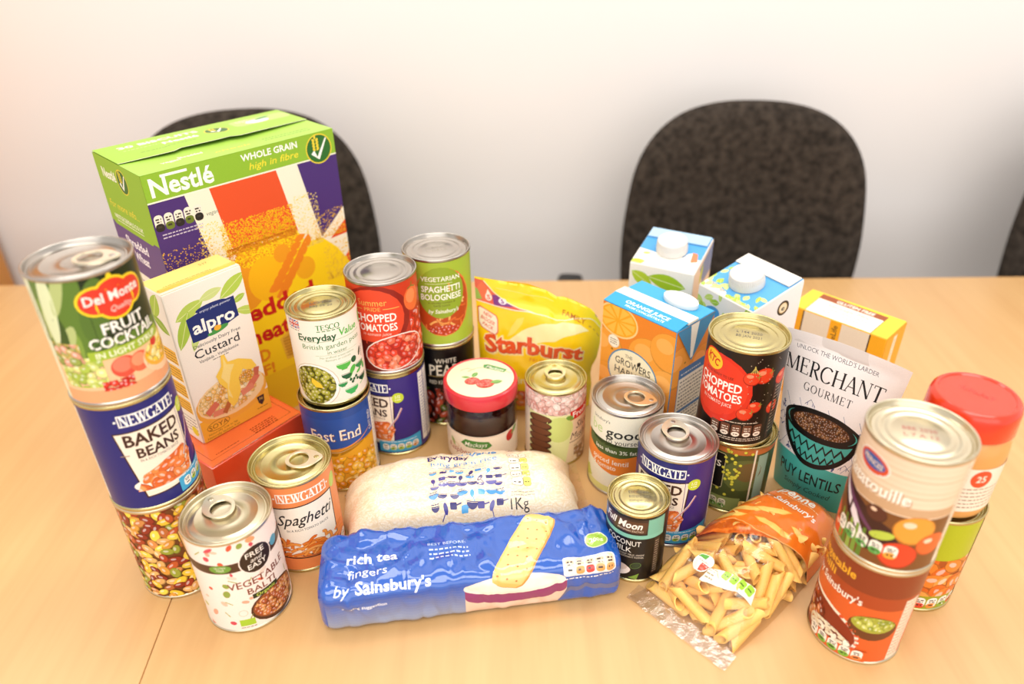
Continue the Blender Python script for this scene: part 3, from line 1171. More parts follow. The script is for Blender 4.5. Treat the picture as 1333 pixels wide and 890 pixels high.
def art_vegspag():
    a = Art()
    a.rect(-130, 0, 130, 110, '#a3b93a')
    a.ell(0, 56, 34, 42, '#e07a3a')
    a.ell(0, 55.6, 32.4, 40.4, '#b8481c')
    r = random.Random(2)
    cl = EP(0, 55.6, 31.6, 39.6)
    for i in range(46):
        x, y, an = r.uniform(-30, 30), r.uniform(14, 76), r.uniform(0, 3.1)
        pts = [(x + 15 * (t - .5) * math.cos(an) - 4 * math.sin(an) * math.sin(3 * t), y + 15 * (t - .5) * math.sin(an) + 4 * math.cos(an) * math.sin(3 * t)) for t in np.linspace(0, 1, 7)]
        if all((p[0] / 30) ** 2 + ((p[1] - 55.6) / 38) ** 2 < 1 for p in pts):
            a.line(pts, 3.3, '#a84a1c')
            a.line(pts, 2.3, r.choice(['#eeb060', '#f2c27c', '#e09448', '#d8642c']))
    a.pile(EP(0, 22, 18, 6), 3, 2.6, ['#c8401c', '#d85a2c', '#b83214'], 3)
    a.ell(-1, 68, 27, 31, '#8fa52e')
    a.text('VEGETARIAN', -1, 85, 5.2, '#f8f5e0', w=44, bold=.015)
    a.line([(-18, 79.6), (12, 79.6)], .5, '#dfe6b0')
    a.text('SPAGHETTI', -1, 73, 7, '#fbf8e8', w=44, bold=.025)
    a.text('BOLOGNESE', -1, 63.4, 7, '#fbf8e8', w=46, bold=.025)
    a.text('in chunky tomato &', -1, 56.8, 2.6, '#5e4a1c', w=30)
    a.text('herb sauce', -1, 53.2, 2.6, '#5e4a1c', w=18)
    a.text('by Sainsbury\'s', 1, 46, 4.6, '#fbf8e8', w=34, shear=.22, bold=.01)
    a.rect(62, 8, 100, 100, '#eef0d8')
    a.lines(64, 98, 92, 18, 4.6, 1.2, '#7c8a3c')
    return a


def art_pearl():
    a = Art()
    a.rect(-130, 0, 130, 110, '#0e0b09')
    a.text('WHITE', -2, 92, 6, '#e9dfc8', w=25, bold=.01)
    a.serif('PEARL', 0, 80, 13, '#f0e6ce', w=48, fat=1.25) if 0 else a.text('PEARL', 0, 79.4, 14, '#efe4cc', w=44, bold=.02)
    a.line([(-24, 71), (26, 71)], .8, '#b89a5a')
    a.text('RED KIDNEY BEANS', 0, 63, 5, '#efe4cc', w=46)
    a.pile(R4(-55, 4, 55, 54), 7.2, 4, ['#8e2a1c', '#a83826', '#6e1c14', '#c25038', '#5a6a24'], 12, step=10)
    a.rect(-74, 8, -48, 100, '#40301c')
    a.lines(-72, -50, 94, 19, 4.6, 1.1, '#b8a478')
    return a


def art_ktc():
    a = Art()
    a.rect(-130, 0, 130, 110, '#1d120e')
    a.ell(0, 62, 35, 37, '#d8301c')
    a.ell(-1, 64, 32, 32, '#e23a22')
    a.ell(-8, 89, 13, 11, '#e23a22', -18)
    a.ell(-8, 89, 11.6, 9.6, '#f3c22c', -18)
    a.text('KTC', -8, 89, 7.4, '#d2281a', w=16, bold=.05, rot=-14)
    a.text('GOOD READY TO USE', 0, 76.6, 2.6, '#3a0f0a', w=32)
    a.text('CHOPPED', 1, 67, 9, '#fdf6ec', w=48, bold=.035)
    a.text('TOMATOES', 1, 55.6, 8.6, '#fdf6ec', w=50, bold=.035)
    a.text('IN TOMATO JUICE', 2, 46.6, 3.6, '#f6dccc', w=32, bold=.01)
    for x, y, r in ((43, 83, 9.6), (32, 80, 8), (39, 48, 7), (31, 40, 8), (66, 76, 9), (60, 44, 8)):
        a.ell(x, y, r, r * .92, '#a61e10')
        a.ell(x, y + .4, r * .92, r * .84, '#dd3f22')
        a.ell(x - r * .25, y + r * .35, r * .4, r * .25, '#f08a66')
        a.line([(x + r * .5, y + r * .2), (x + r * 1.05, y + r * .45)], .8, '#8a8a3a')
        a.line([(x + r * .75, y + r * .8), (x + r * .8, y - r * .1)], .6, '#8a8a3a')
    for k in range(5):
        a.line([(30 + k * 2, 86), (33, 92 + (k % 2) * 2)], .6, '#c9b45a')
    r = random.Random(8)
    for i in range(50):
        a.ell(r.uniform(26, 72), r.uniform(22, 102), .5, .5, '#b8a48c', 0, 6)
    a.lines(10, 46, 29, 1, 1, .9, '#d8c8b4')
    for k in range(5):
        x = 5 + k * 10.4
        a.rect(x - 4.4, 14, x + 4.4, 27, '#6a4230', 2)
        a.lines(x - 3, x + 3, 22.6, 2, 2.6, 1, '#e8dcc8')
        a.ell(x, 16, 3.8, 2.8, '#f0e4d2')
        a.lines(x - 2, x + 2, 15.4, 1, 1, 1, '#5a3a2a')
    a.lines(0, 52, 10.4, 2, 2.2, .9, '#d8c8b4')
    a.rect(58, 6, 62, 70, '#4a352a')
    a.lines(60, 92, 66, 14, 4, 1, '#b8a48c')
    return a


def art_pois():
    a = Art()
    h = 88
    a.rect(-130, 0, 130, h, '#46512a')
    a.rect(-130, 78, 130, h, '#b86a34')
    a.ell(40, 52, 22, 20, '#5e6838')
    a.ell(44, 56, 14, 12, '#6c5a34')
    a.rect(-20, 32, 20, 76, '#c9bd8e', 3)
    a.rect(-19.4, 32.6, 19.4, 75.4, '#12110d', 2.6)
    a.text('PETITS', 0, 62, 7, '#f4eedc', w=32, bold=.02)
    a.text('POIS', 0, 51, 7, '#f4eedc', w=21, bold=.02)
    r = random.Random(6)
    for i in range(46):
        x, y = (r.gauss(27, 5), r.gauss(56, 9)) if i < 26 else (r.uniform(-34, 46), r.choice([r.uniform(24, 31), r.uniform(77, 82)]))
        a.ell(x, y, 1.9, 1.9, '#7c7c1c', 0, 10)
        a.ell(x - .2, y + .3, 1.6, 1.6, '#d4cf4a', 0, 10)
    a.rect(-40, 5, 40, 22, '#8a9a58')
    pills(a, 0, 13, 6, 9, 12, ['#6aa04a'], '#e8e6c8')
    a.rect(47, 5, 49, 84, '#e8dcc4')
    a.rect(52, 20, 64, 76, '#8fae9a')
    return a


def art_begood():
    a = Art()
    a.rect(-130, 0, 130, 110, '#f3ecd4')
    a.rect(-130, 0, 130, 12, '#e3e08e')
    a.poly([(-130, 64), (-34, 70), (-32, 62), (0, 55), (36, 58), (60, 62), (130, 60), (130, 26), (40, 32), (0, 30), (-34, 40), (-130, 50)], '#ee8430')
    a.poly([(-36, 73), (-34, 61), (-16, 54), (8, 53.4), (26, 57), (40, 65), (38, 68), (20, 68), (-10, 66), (-26, 69)], '#4d5e2e')
    a.text('less than 3% fat', 2, 61, 4.6, '#f6f3dc', w=46, bold=.015)
    a.text('Sainsbury\'s', -16, 96, 3.4, '#5a564c', w=22)
    a.text('be', -21, 85, 12, '#c4d68a', w=15)
    a.text('good', 10, 84, 11, '#33332c', w=38, bold=.025)
    a.text('to yourself', 10, 73.6, 6, '#3f3e36', w=37)
    a.text('spiced lentil', -4, 46.6, 6, '#fdeeda', w=42, bold=.01)
    a.text('& tomato', -10, 39, 6, '#fdeeda', w=29, bold=.01)
    a.text('soup', -16, 32, 6, '#fdeeda', w=16, bold=.01)
    a.lines(6, 26, 24, 1, 1, 1.2, '#8a8468')
    a.rect(2, 8, 10, 21, '#f8f3e0')
    a.lines(3, 9, 18, 4, 3, .9, '#8a8468')
    pills(a, 25, 14, 3, 9, 13, ['#9ac33c', '#9ac33c', '#e8a03c'])
    a.poly([(-60, 10), (-34, 24), (-26, 14), (-40, 6)], '#c4d050')
    a.rect(60, 8, 96, 100, '#faf4e0')
    a.lines(62, 94, 94, 19, 4.6, 1.2, '#a09878')
    return a


def art_coconut():
    a = Art()
    h = 85
    a.rect(-100, 0, 100, h, '#15100e')
    a.rect(-60, 62, 60, 79, '#3a2820')
    a.rect(22, 56, 40, 79, '#79b8a2')
    a.rect(-44, 56, 40, 60.5, '#7fc0aa')
    a.poly([(-26, 64), (20, 63), (22, 76), (-24, 77)], '#5a3a26')
    a.text('Full Moon', -2, 71.6, 7.6, '#fdf6ea', w=38, bold=.04, shear=.22)
    a.text('BECOMING EXOTICS', 6, 65, 1.9, '#e8d8c0', w=24)
    a.ell(-27, 71, 5.4, 6.4, '#7898c0')
    a.text('COCONUT', 0, 49.6, 6, '#f7f1e6', w=34)
    a.text('MILK', 0, 41.4, 6, '#f7f1e6', w=18)
    a.text('COCONUT MILK, MADE', 6, 35.6, 1.9, '#d8ccba', w=30)
    a.text('FROM COCONUT KERNEL', 6, 32.6, 1.9, '#d8ccba', w=30)
    a.ell(-24, 24, 9, 14, '#e9dcd2', 22)
    a.ell(-21, 25, 7.6, 12, '#15100e', 22)
    a.ell(-2, 14, 12, 6.6, '#efe2da', 14)
    a.ell(-4, 17, 11, 5, '#d8c2b4', 14)
    a.ell(14, 22, 4, 2.6, '#2a3a1e', 20)
    a.ring(14, 22, 5, 3.4, .6, '#5a7a38', 18, 20)
    a.poly([(8, 6), (18, 12), (16, 4)], '#7a9a3c')
    a.rect(30, 8, 36, 54, '#3a2c24')
    a.lines(31, 35.6, 50, 14, 3, .9, '#a89884')
    return a


def art_mushroom():
    a = Art()
    h = 100
    a.rect(-130, 0, 130, h, '#efdcc8')
    a.pile(R4(-60, 70, 60, 97), 5.6, 4, ['#e8bcb0', '#f3d8cc', '#d89c90', '#f0c8bc'], 6, step=7)
    a.rect(-50, 4, 6, 71, '#dfe0a0')
    a.ell(-14, 52, 16, 17, '#cbd67c')
    for k in range(7):
        y = 64 - k * 8.6
        a.ell(-36, y, 14, 6, '#4a281a', 0, 18)
        a.ell(-36, y + 1, 12.4, 4.2, '#6e4028', 0, 18)
    a.poly([(-6, 4), (60, 4), (60, 66), (18, 70), (2, 62)], '#e8d0ae')
    a.poly([(-2, 62), (42, 66), (42, 79), (-2, 74)], '#cf2a22')
    a.text('Freshona', 20, 70.2, 7, '#fdf3ea', w=38, bold=.03, rot=4)
    a.ell(-2, 66, 5, 3, '#6f9a3c', -20)
    a.text('Sliced', 20, 53, 9.4, '#4a3226', w=26, shear=.25)
    a.text('Mushrooms', 24, 40, 8.6, '#4a3226', w=48, shear=.25)
    a.line([(-2, 32), (44, 35)], 1, '#7c5a42')
    a.pile(R4(4, 4, 58, 28), 7, 4.4, ['#d8b48a', '#c49a6c', '#e8cca4', '#a87c54'], 5)
    a.rect(66, 4, 100, 96, '#f3e6d6')
    return a


def art_ratatouille():
    a = Art()
    a.rect(-130, 0, 130, 110, '#ead0b4')
    for k in range(9):
        a.rect(-130, 64 + k * 5, 130, 64 + k * 5 + 1.4, ['#dfc2a2', '#e6caac', '#d8b896'][k % 3])
    a.rect(-130, 57, 130, 65, '#c9a27c')
    a.ell(-4, 89, 15, 9.4, '#efe6da', -6)
    a.ell(-4, 89, 13.6, 8.2, '#d8502c', -6)
    a.ell(-4, 89.6, 11, 5.4, '#3a5aa0', -6)
    a.text('PRINCES', -4, 89.4, 4.2, '#f3d9c0', w=18, bold=.03, rot=-6)
    a.text('Ratatouille', 1, 70.6, 10, '#b8906c', w=58, bold=.035)
    a.text('Ratatouille', 0, 71.6, 10, '#fdf6ea', w=58, bold=.03)
    a.rect(-130, 3, 130, 56, '#7a4a24')
    a.poly([(-40, 66), (-10, 56), (26, 40), (34, 20), (10, 14), (-12, 30)], '#3f1f1c')
    a.line([(-36, 66), (-12, 44), (6, 22)], [4, 8, 4], '#efe2e6')
    a.line([(-34, 64), (-8, 46), (14, 30)], [2, 5, 2], '#6a3a5c')
    for x, y, r, c in ((-38, 44, 10, '#dd4526'), (-34, 22, 11, '#e05a34'), (-50, 14, 10, '#c93a1e'), (-20, 10, 9, '#d84a28'), (38, 44, 15, '#ee9a3a'), (32, 18, 14, '#dd4526'), (54, 30, 12, '#e8662e'), (10, 50, 8, '#5a2e22')):
        a.ell(x, y, r, r * .92, tuple(q * .6 for q in lin(c)))
        a.ell(x, y + .5, r * .93, r * .84, c)
        a.ell(x - r * .3, y + r * .35, r * .3, r * .2, '#f8d0b0')
    for k in range(5):
        a.line([(-14 + k * 5, 4), (-18 + k * 6, 32)], [4, 2.4], ['#7c9a3c', '#5f7f2c', '#94ac4a'][k % 3])
    a.ell(18, 33, 9, 4, '#b8c84a', 20)
    pills(a, 6, 20, 5, 10.6, 13, ['#f4efe2', '#5aa04a', '#5aa04a', '#5aa04a', '#e8a03c'])
    a.rect(64, 5, 74, 104, '#f3e2cc')
    a.lines(65, 73, 98, 22, 4, 1, '#a88a6a')
    return a


def art_chilli():
    a = Art()
    a.rect(-130, 0, 130, 110, '#d85f28')
    a.rect(-130, 78, 130, 110, '#8a3a1c')
    a.rect(-130, 66, 130, 80, '#a8441e')
    a.text('vegetable', -6, 93, 8, '#f3b02c', w=42, bold=.03)
    a.text('chilli', -14, 82, 7, '#f3b02c', w=24, bold=.03)
    a.text('by Sainsbury\'s', 0, 69.4, 7.4, '#fdf1e4', w=50, bold=.025)
    a.ell(-14, 24, 46, 27, '#f3e6d4')
    a.ell(-14, 24, 43, 24, '#8a3018')
    a.pile(EP(-26, 28, 28, 19), 5, 3.6, ['#a8401c', '#c8642c', '#7c2814', '#e0a060', '#d8803c'], 14)
    a.pile(EP(6, 16, 21, 12), 3.4, 1.8, ['#f8f0dc', '#efe4c8', '#e8d8b8'], 15, edge=.8)
    for k in range(12):
        an = -1.3 + k * .2
        a.ell(-14 + 44.6 * math.cos(an), 24 + 25.6 * math.sin(an), 2, 1.6, '#d8552c')
    a.ell(38, 44, 19, 14, '#6a3a1c')
    a.ell(38, 48, 17, 9, '#a8a83c')
    a.pile(EP(38, 49, 15, 7), 4, 2.4, ['#b8bc4a', '#8f9a34', '#ccd068'], 16)
    a.rect(-2, 3, 40, 16, '#d85f28')
    pills(a, 14, 10.4, 5, 9.6, 12, ['#f4efe2', '#7ab03c', '#7ab03c', '#7ab03c', '#e8803c'])
    a.rect(58, 4, 72, 76, '#f0dcc6')
    a.lines(59, 71, 72, 16, 4.2, 1, '#a8785a')
    return a


def art_greencan():
    a = Art()
    a.rect(-130, 0, 130, 110, '#b0b820')
    a.rect(-130, 18, 130, 64, '#a8501c')
    a.pile(R4(-40, 20, 60, 64), 12, 9, ['#e8842c', '#f0a04a', '#d8681c'], 5, step=15)
    a.rect(-130, 3, 130, 20, '#9a9e1e')
    pills(a, 20, 11, 4, 10.6, 13, ['#d8442c', '#e88a3c', '#8ab03c'])
    a.rect(44, 3, 60, 106, '#f0e6cc')
    a.lines(45, 59, 98, 22, 4, 1, '#a89a6a')
    return a


CANS = {}
BEANLAB = make_label(art_beans(), 37.5, 109)
_bm = BEANLAB.data
bpy.data.objects.remove(BEANLAB)


class _L:
    pass


def beans_label():
    return bpy.data.objects.new('label', _bm)


G = 'tins of food on the table'
food_can('mixed bean salad tin with a brown paper tag print, under two stacked tins', -310, 496, 0, 37.5, 109, art_salad(), 40, 'plain', metal=PALE, group=G)
food_can('navy blue baked beans tin between the bean salad and the fruit cocktail', -310, 496, 109, 37.5, 109, beans_label(), 17, 'plain', metal=GOLD, group=G)
food_can('tall green fruit cocktail tin with a ring pull, on top of its stack', -310, 496, 218, 37.5, 109, art_fruit(), 23, 'ring', 8, SILVER, group=G)
food_can('cream vegetable balti tin with scattered vegetables and a dark round badge', -237.5, 457.6, 0, 37.5, 109, art_balti(), 20, 'ring', 138, PALE, group=G)
food_can('orange spaghetti tin with a gold ring-pull lid', -199.6, 523.4, 0, 37.5, 109, art_spaghetti(), 6, 'ring', 8, GOLD, group=G)
food_can('blue tin of golden chickpeas under the garden peas tin', -180, 633, 0, 37.5, 109, art_eastend(), -6, 'plain', metal=GOLD, group=G)
food_can('cream and green garden peas tin standing on the blue tin', -179.5, 637, 109, 34.8, 102, art_peas(), 8, 'plain', metal=GOLD, group=G, code=['LOT 2', 'BBE 09 20'], codeR=12)
food_can('navy blue baked beans tin under the red chopped tomatoes tin', -127.7, 689.9, 0, 37.5, 112, beans_label(), -47, 'plain', metal=GOLD, group=G)
food_can('red chopped tomatoes tin stacked on a baked beans tin', -127.7, 689.9, 112, 37.5, 108, art_summer(), -20, 'plain', metal=SILVER, group=G)
food_can('black tin of kidney beans under the green spaghetti bolognese tin', -73.9, 743.7, 0, 37.5, 111, art_pearl(), 6, 'plain', metal=GOLD, group=G)
food_can('lime green vegetarian spaghetti bolognese tin stacked on a black tin', -73.9, 743.7, 111, 37.5, 108, art_vegspag(), 5, 'plain', metal=SILVER, group=G, code=['BBE MAR 2021', 'L 0416'], codeR=15, codecol='#a59c8c')
food_can('short sliced mushrooms tin with ring pull in front of the yellow sweet bag', 53.8, 661.4, 0, 33.9, 100, art_mushroom(), 33, 'ring', 90, GOLD, group=G)
food_can('cream and orange lentil soup tin in front of the orange juice carton', 124.4, 612.6, 0, 37.5, 109, art_begood(), -17, 'ring', -22, SILVER, group=G)
food_can('navy blue baked beans tin with ring pull behind the small coconut milk tin', 161.6, 543.7, 0, 37.5, 109, beans_label(), -19, 'ring', 92, SILVER, group=G)
food_can('small black coconut milk tin with a printed date on its lid', 117.8, 493.4, 0, 28.6, 85, art_coconut(), -22, 'plain', metal=GOLD, group=G, code=['EXP 15-09-2020', 'PRD 15-09-2018', 'HR800303'], codeR=176)
food_can('dark olive petits pois tin under the black chopped tomatoes tin', 234, 586, 0, 37.5, 88, art_pois(), -41, 'plain', metal=GOLD, group=G)
food_can('black chopped tomatoes tin with red disc, stacked on the petits pois tin', 227.4, 586.3, 88, 37.5, 109, art_ktc(), -35, 'plain', metal=GOLD, group=G, code=['L 144 2020', 'BB JAN 2021'], codeR=-22)
food_can('orange vegetable chilli tin under the ratatouille tin', 296.7, 412.3, 0, 37.5, 109, art_chilli(), -37, 'plain', metal=PALE, group=G)
food_can('beige ratatouille tin with aubergine and tomatoes, on top of the chilli tin', 296.7, 412.3, 109, 37.5, 109, art_ratatouille(), -31, 'plain', metal=PALE, group=G, code=['BBE 2020', 'L 7 A 12'], codeR=-18, codecol='#b0685c')
food_can('yellow-green tin under the red-lidded jar, behind the chilli tin', 367, 463, 0, 37.5, 109, art_greencan(), 20, 'plain', metal=GOLD, group=G)


# ------------------------------------------------------------------ cartons and boxes
def faces_of(w, d, h):
    """print surfaces of a box standing on its root, sizes in mm"""
    W, D, H, e = w / 2000, d / 2000, h / 1000, .00015
    return dict(front=facefn((-W, -D - e, 0), (1, 0, 0), (0, 0, 1)), left=facefn((-W - e, D, 0), (0, -1, 0), (0, 0, 1)),
                right=facefn((W + e, -D, 0), (0, 1, 0), (0, 0, 1)), top=facefn((-W, -D, H + e), (1, 0, 0), (0, 1, 0)))


def leaf(a, x, y, l, w, rot, c, vein='#dfe6a0'):
    pts = [(l * (t - .5), w / 2 * math.sin(PI * t) ** .8) for t in np.linspace(0, 1, 9)]
    pts += [(l * (t - .5), -w / 2 * math.sin(PI * t) ** .8) for t in np.linspace(1, 0, 9)[1:-1]]
    k, s = math.cos(math.radians(rot)), math.sin(math.radians(rot))
    a.poly([(x + p * k - q * s, y + p * s + q * k) for p, q in pts], c)
    if vein:
        a.line([(x - .46 * l * k, y - .46 * l * s), (x + .46 * l * k, y + .46 * l * s)], max(.25, w * .05), vein)


def emblem(a, x, y, r):
    a.ell(x, y, r, r, '#e8cf3c', 0, 32)
    a.ell(x, y, r * .92, r * .92, '#2f6b2c', 0, 32)
    a.line([(x - r * .5, y - r * .15), (x - r * .12, y - r * .62), (x + r * .62, y + r * .62)], [r * .34, r * .24, r * .1], '#fbf9ee')
    for k in range(4):
        for s in (-1, 1):
            a.ell(x - r * .22 + s * r * .14, y + r * (.02 + k * .2), r * .13, r * .09, '#e8cf3c', s * 50, 10)
    a.ell(x - r * .22, y + r * .8, r * .08, r * .14, '#e8cf3c', 0, 10)


w_, d_, h_ = 214.8, 115.3, 325.
cereal = thing('cereal_box', 'large green, purple and yellow wheat biscuit cereal box with open top flaps', 'cereal box', (-.3045, .793, T), math.radians(45.2))
boxm('carton', -w_ / 2000, w_ / 2000, -d_ / 2000, d_ / 2000, 0, h_ / 1000, mat('green_carton_board', '#97bd3c', .5), cereal, .0009)
FC = faces_of(w_, d_, h_)
a = Art()
YEL, ORG, PUR, CRM = '#f7c81e', '#e2542a', '#4a2f72', '#f6ead2'
a.rect(0, 0, w_, h_, '#ffdc24')
a.rect(0, 0, w_, 60, '#f6cc24')
a.poly([(0, 298), (w_, 297), (w_, 150), (180, 160), (0, 170)], CRM)
a.poly([(0, 298), (36, 298), (50, 214), (30, 200), (0, 196)], PUR)
a.poly([(62, 298), (138, 297), (152, 222), (72, 228)], ORG)
a.poly([(164, 297), (w_, 297), (w_, 234), (181, 206)], PUR)
a.poly([(w_, 218), (w_, 201), (192, 200)], ORG)
a.poly([(w_, 178), (w_, 150), (196, 160)], ORG)


def spray(x0, x1, y0, y1, n, c, seed, smin=.5, smax=1.7, up=True):
    """speckles that get denser towards y0"""
    r = random.Random(seed)
    V, F = [], []
    for i in range(n):
        t = r.random() ** 2.0
        x, y = r.uniform(x0, x1), (y0 + (y1 - y0) * t)
        s = r.uniform(smin, smax)
        k = len(V)
        V += [(x - s, y), (x, y - s * .8), (x + s, y), (x, y + s * .8)]
        F.append((k, k + 1, k + 2, k + 3))
    a.add(V, F, c)


a.poly([(0, 196), (34, 200), (52, 214), (60, 212), (62, 198), (80, 226), (110, 222), (150, 224), (160, 206), (182, 204), (200, 186), (w_, 160), (w_, 60), (0, 60)], '#ffd81e')
spray(0, 52, 194, 246, 900, '#e8b02a', 1, .35, 1.0)
spray(64, 150, 220, 256, 3600, '#fbc81e', 2, .35, 1.1)
spray(150, 182, 200, 262, 700, '#f9dc6a', 3, .35, 1.1)
spray(40, 70, 206, 262, 700, '#f9dc6a', 4, .35, 1.1)
spray(172, 214, 204, 236, 500, '#eeb726', 5, .35, 1.0)
spray(180, 215, 150, 196, 300, '#f4c83a', 6)
spray(66, 150, 227, 196, 2200, '#ee9426', 7, .35, 1.1)
spray(0, 52, 208, 180, 300, '#8a5a6a', 17, .5, 1.3)
a.ell(76, 176, 24, 26, '#f0a026')
a.ell(104, 180, 23, 27, '#fbbf1e')
a.ell(127, 203, 10.5, 11, '#f0a026')
a.ell(153, 176, 13, 14, '#f3b022')
for k in range(7):
    t = k / 6
    x, y = 117 + 40 * t, 160 + 48 * t
    for s in (-1, 1):
        leaf(a, x + s * 5, y + 3 - s * 3, 20 - 5 * t, 11 - 3 * t, 50 + s * 32, '#ee8a24', None)
a.line([(112, 152), (160, 212)], [5, 2], '#ee8a24')
a.text('Shredded', 92, 146, 20, '#c8241e', w=134, bold=.05, rot=2)
a.text('Wheat', 78, 115, 20, '#c8241e', w=86, bold=.05, rot=1)
a.text('GOOD', 60, 88, 15, '#ec8f22', w=58, bold=.05)
a.text('STUFF!', 58, 68, 13, '#ec8f22', w=66, bold=.05)
a.poly([(104, 100), (126, 112), (150, 100), (146, 66), (108, 70)], '#ecb93a')
a.poly([(107, 97), (126, 108), (146, 98), (142, 70), (111, 73)], '#d8a034')
for k in range(7):
    a.line([(108, 75 + k * 4), (142, 74 + k * 4)], .9, '#b87c22')
a.rect(0, 298, w_, h_, '#8fb935')
a.rect(0, 296.4, w_, 298, '#f3efd8')
a.text('Nestlé', 38, 311, 17.5, '#fbf9f0', w=64, bold=.04)
a.rect(18, 319.4, 45, 322, '#fbf9f0')
a.text('WHOLE GRAIN', 135, 317.6, 6.6, '#fbf9f0', w=66, bold=.035)
a.text('high in fibre', 139, 307.4, 7, '#f3de3c', w=58, shear=.3, bold=.005)
emblem(a, 194, 307, 16.5)
pills(a, 26, 276, 5, 10, 17, ['#2a2522', '#6a7a2c'], '#efe6d6')
a.lines(6, 48, 263, 2, 3.4, 1.2, '#c8bcd0')
a.text('vegan', 60, 272, 4.2, '#4a7a6a', w=13, shear=.2)
wrap(a, 'front_panel', FC['front'], CARD, cereal, (0, w_, 0, h_), smooth=False)
a = Art()
a.rect(0, 0, d_, h_, '#5a4480')
a.rect(0, 252, d_, h_, '#8fb935')
a.rect(4, 249, d_ - 12, 262, '#8fb935', 6)
a.text('Nestlé', 31, 308, 10, '#f6f4e4', w=34, bold=.04)
emblem(a, 64, 307, 13)
a.text('For more info...', 46, 274, 8, '#ecd23c', w=72, shear=.25)
a.text('NESTLECEREALS.CO.UK', 48, 260, 4.6, '#f6f4e4', w=70, bold=.02)
a.line([(16, 255), (82, 255)], .7, '#f6f4e4')
a.text('Shredded', 52, 236, 10, '#f3eef2', w=54, bold=.04)
a.text('Wheat', 56, 221, 10, '#f3eef2', w=34, bold=.04)
a.rect(10, 40, 105, 200, '#f1ead8', 8)
a.lines(16, 98, 190, 24, 6, 1.8, '#8a7ca0')
wrap(a, 'side_panel', FC['left'], CARD, cereal, (0, d_, 0, h_), smooth=False)


# two top flaps, the rear one lifted a little over the front one with a cut tongue
def flap(name, pts, art, ux0):
    P = np.array(pts, float)
    me = bpy.data.meshes.new(name)
    return me


top = thing
bm = bmesh.new()
W2, D2, H2 = w_ / 2000, d_ / 2000, h_ / 1000


def fy(u, v):
    """height of the bowed rear flap above the box top (mm)"""
    return 1.2 + 3.4 * np.sin(np.clip(u / w_, 0, 1) * PI) * np.clip(1 - (v - 38) / 78, 0, 1)


nu, nv = 24, 12
edge = lambda u: 36 + 22 * abs(u / w_ - .47) ** 1.3 * 1.5 + (6 if .28 < u / w_ < .56 else 0)
PG = np.zeros((nu + 1, nv + 1, 3))
for i in range(nu + 1):
    for j in range(nv + 1):
        u = w_ * i / nu
        v0 = edge(u)
        v = v0 + (d_ - v0) * j / nv
        PG[i, j] = (u / 1000 - W2, v / 1000 - D2, H2 + fy(u, v) / 1000)
a = Art()
a.rect(0, 0, w_, 80, '#9cc442')
a.rect(0, 0, w_, 1.2, '#e8edc8')
a.text('30 BISCUITS', 62, 60, 9, '#fbf9ee', w=86, bold=.05)
a.text('Nestlé', 78, 40, 9, '#fbf9ee', w=38, bold=.05)
a.lines(20, 62, 44, 1, 4, 1.6, '#c8dc98')
a.lines(30, 90, 24, 1, 4, 1.4, '#5f8a2c')
emblem(a, 120, 44, 13)
a.ell(122, 44, 18, 14, '#f0e9c0') if 0 else None
a.rect(142, 36, 214, 66, '#b4d274', 8)
a.ell(172, 47, 15, 9, '#f3f0e4')
leaf(a, 182, 56, 24, 7, 20, '#3f8a4a', None)
a.lines(150, 166, 60, 2, 5, 1.6, '#f3f0e4')
fn, ul, vl, dl = gridfn(PG, w_, 80.)
wrap(a, 'rear_flap', fn, CARD, cereal, (0, w_, 0, 80), ul, vl, dl)
a = Art()
a.rect(0, 0, w_, 56, '#a4cb52')
a.text('vegan', 40, 22, 5, '#f3f6dc', w=20, bold=.03)
a.text('Shredded', 62, 26, 5, '#f3f6dc', w=26, bold=.04)
a.text('check', 104, 16, 4, '#ecd23c', w=40, shear=.2)
a.lines(140, 196, 20, 2, 6, 1.6, '#5f8a2c')
wrap(a, 'front_flap', FC['top'], CARD, cereal, (0, w_, 0, 56), smooth=False)

# orange box under the custard
ob = thing('orange_box', 'red-orange film-wrapped box lying under the custard carton', 'box', (-.3005 + .012, .6345, T), math.radians(52.6))
wO, dO, hO = 116., 72., 60.
RED = mat('film_wrapped_red_card', '#e4502a', .22, 0, .05, 20, .02, .6)
boxm('carton', -wO / 2000, wO / 2000, -dO / 2000, dO / 2000, 0, hO / 1000, RED, ob, .0014)
FO = faces_of(wO, dO, hO)
a = Art()
a.rect(2, 2, wO - 2, dO - 2, '#f0703a')
a.line([(8, 12), (108, 12)], .5, '#7c2a14')
a.line([(108, 12), (108, 66)], .5, '#7c2a14')
a.line([(8, 12), (8, 66)], .5, '#7c2a14')
a.lines(62, 92, 22, 4, 3.2, 1.4, '#8a2c14')
a.lines(16, 44, 16, 1, 3, 1.2, '#9a3a1c')
wrap(a, 'top_print', FO['top'], print_mat('printed_wrapped_card', .2, .6), ob, (0, wO, 0, dO), smooth=False)
for z in (.0595,):
    tube('film_seam', [(-wO / 2000 + .004, -dO / 2000 + .0025, z + .0008), (0, -dO / 2000 + .0022, z + .0012), (wO / 2000 - .004, -dO / 2000 + .0025, z + .0008)], .0007, film_mat('clear_wrap', (.98, .95, .92), .3), ob, 6)

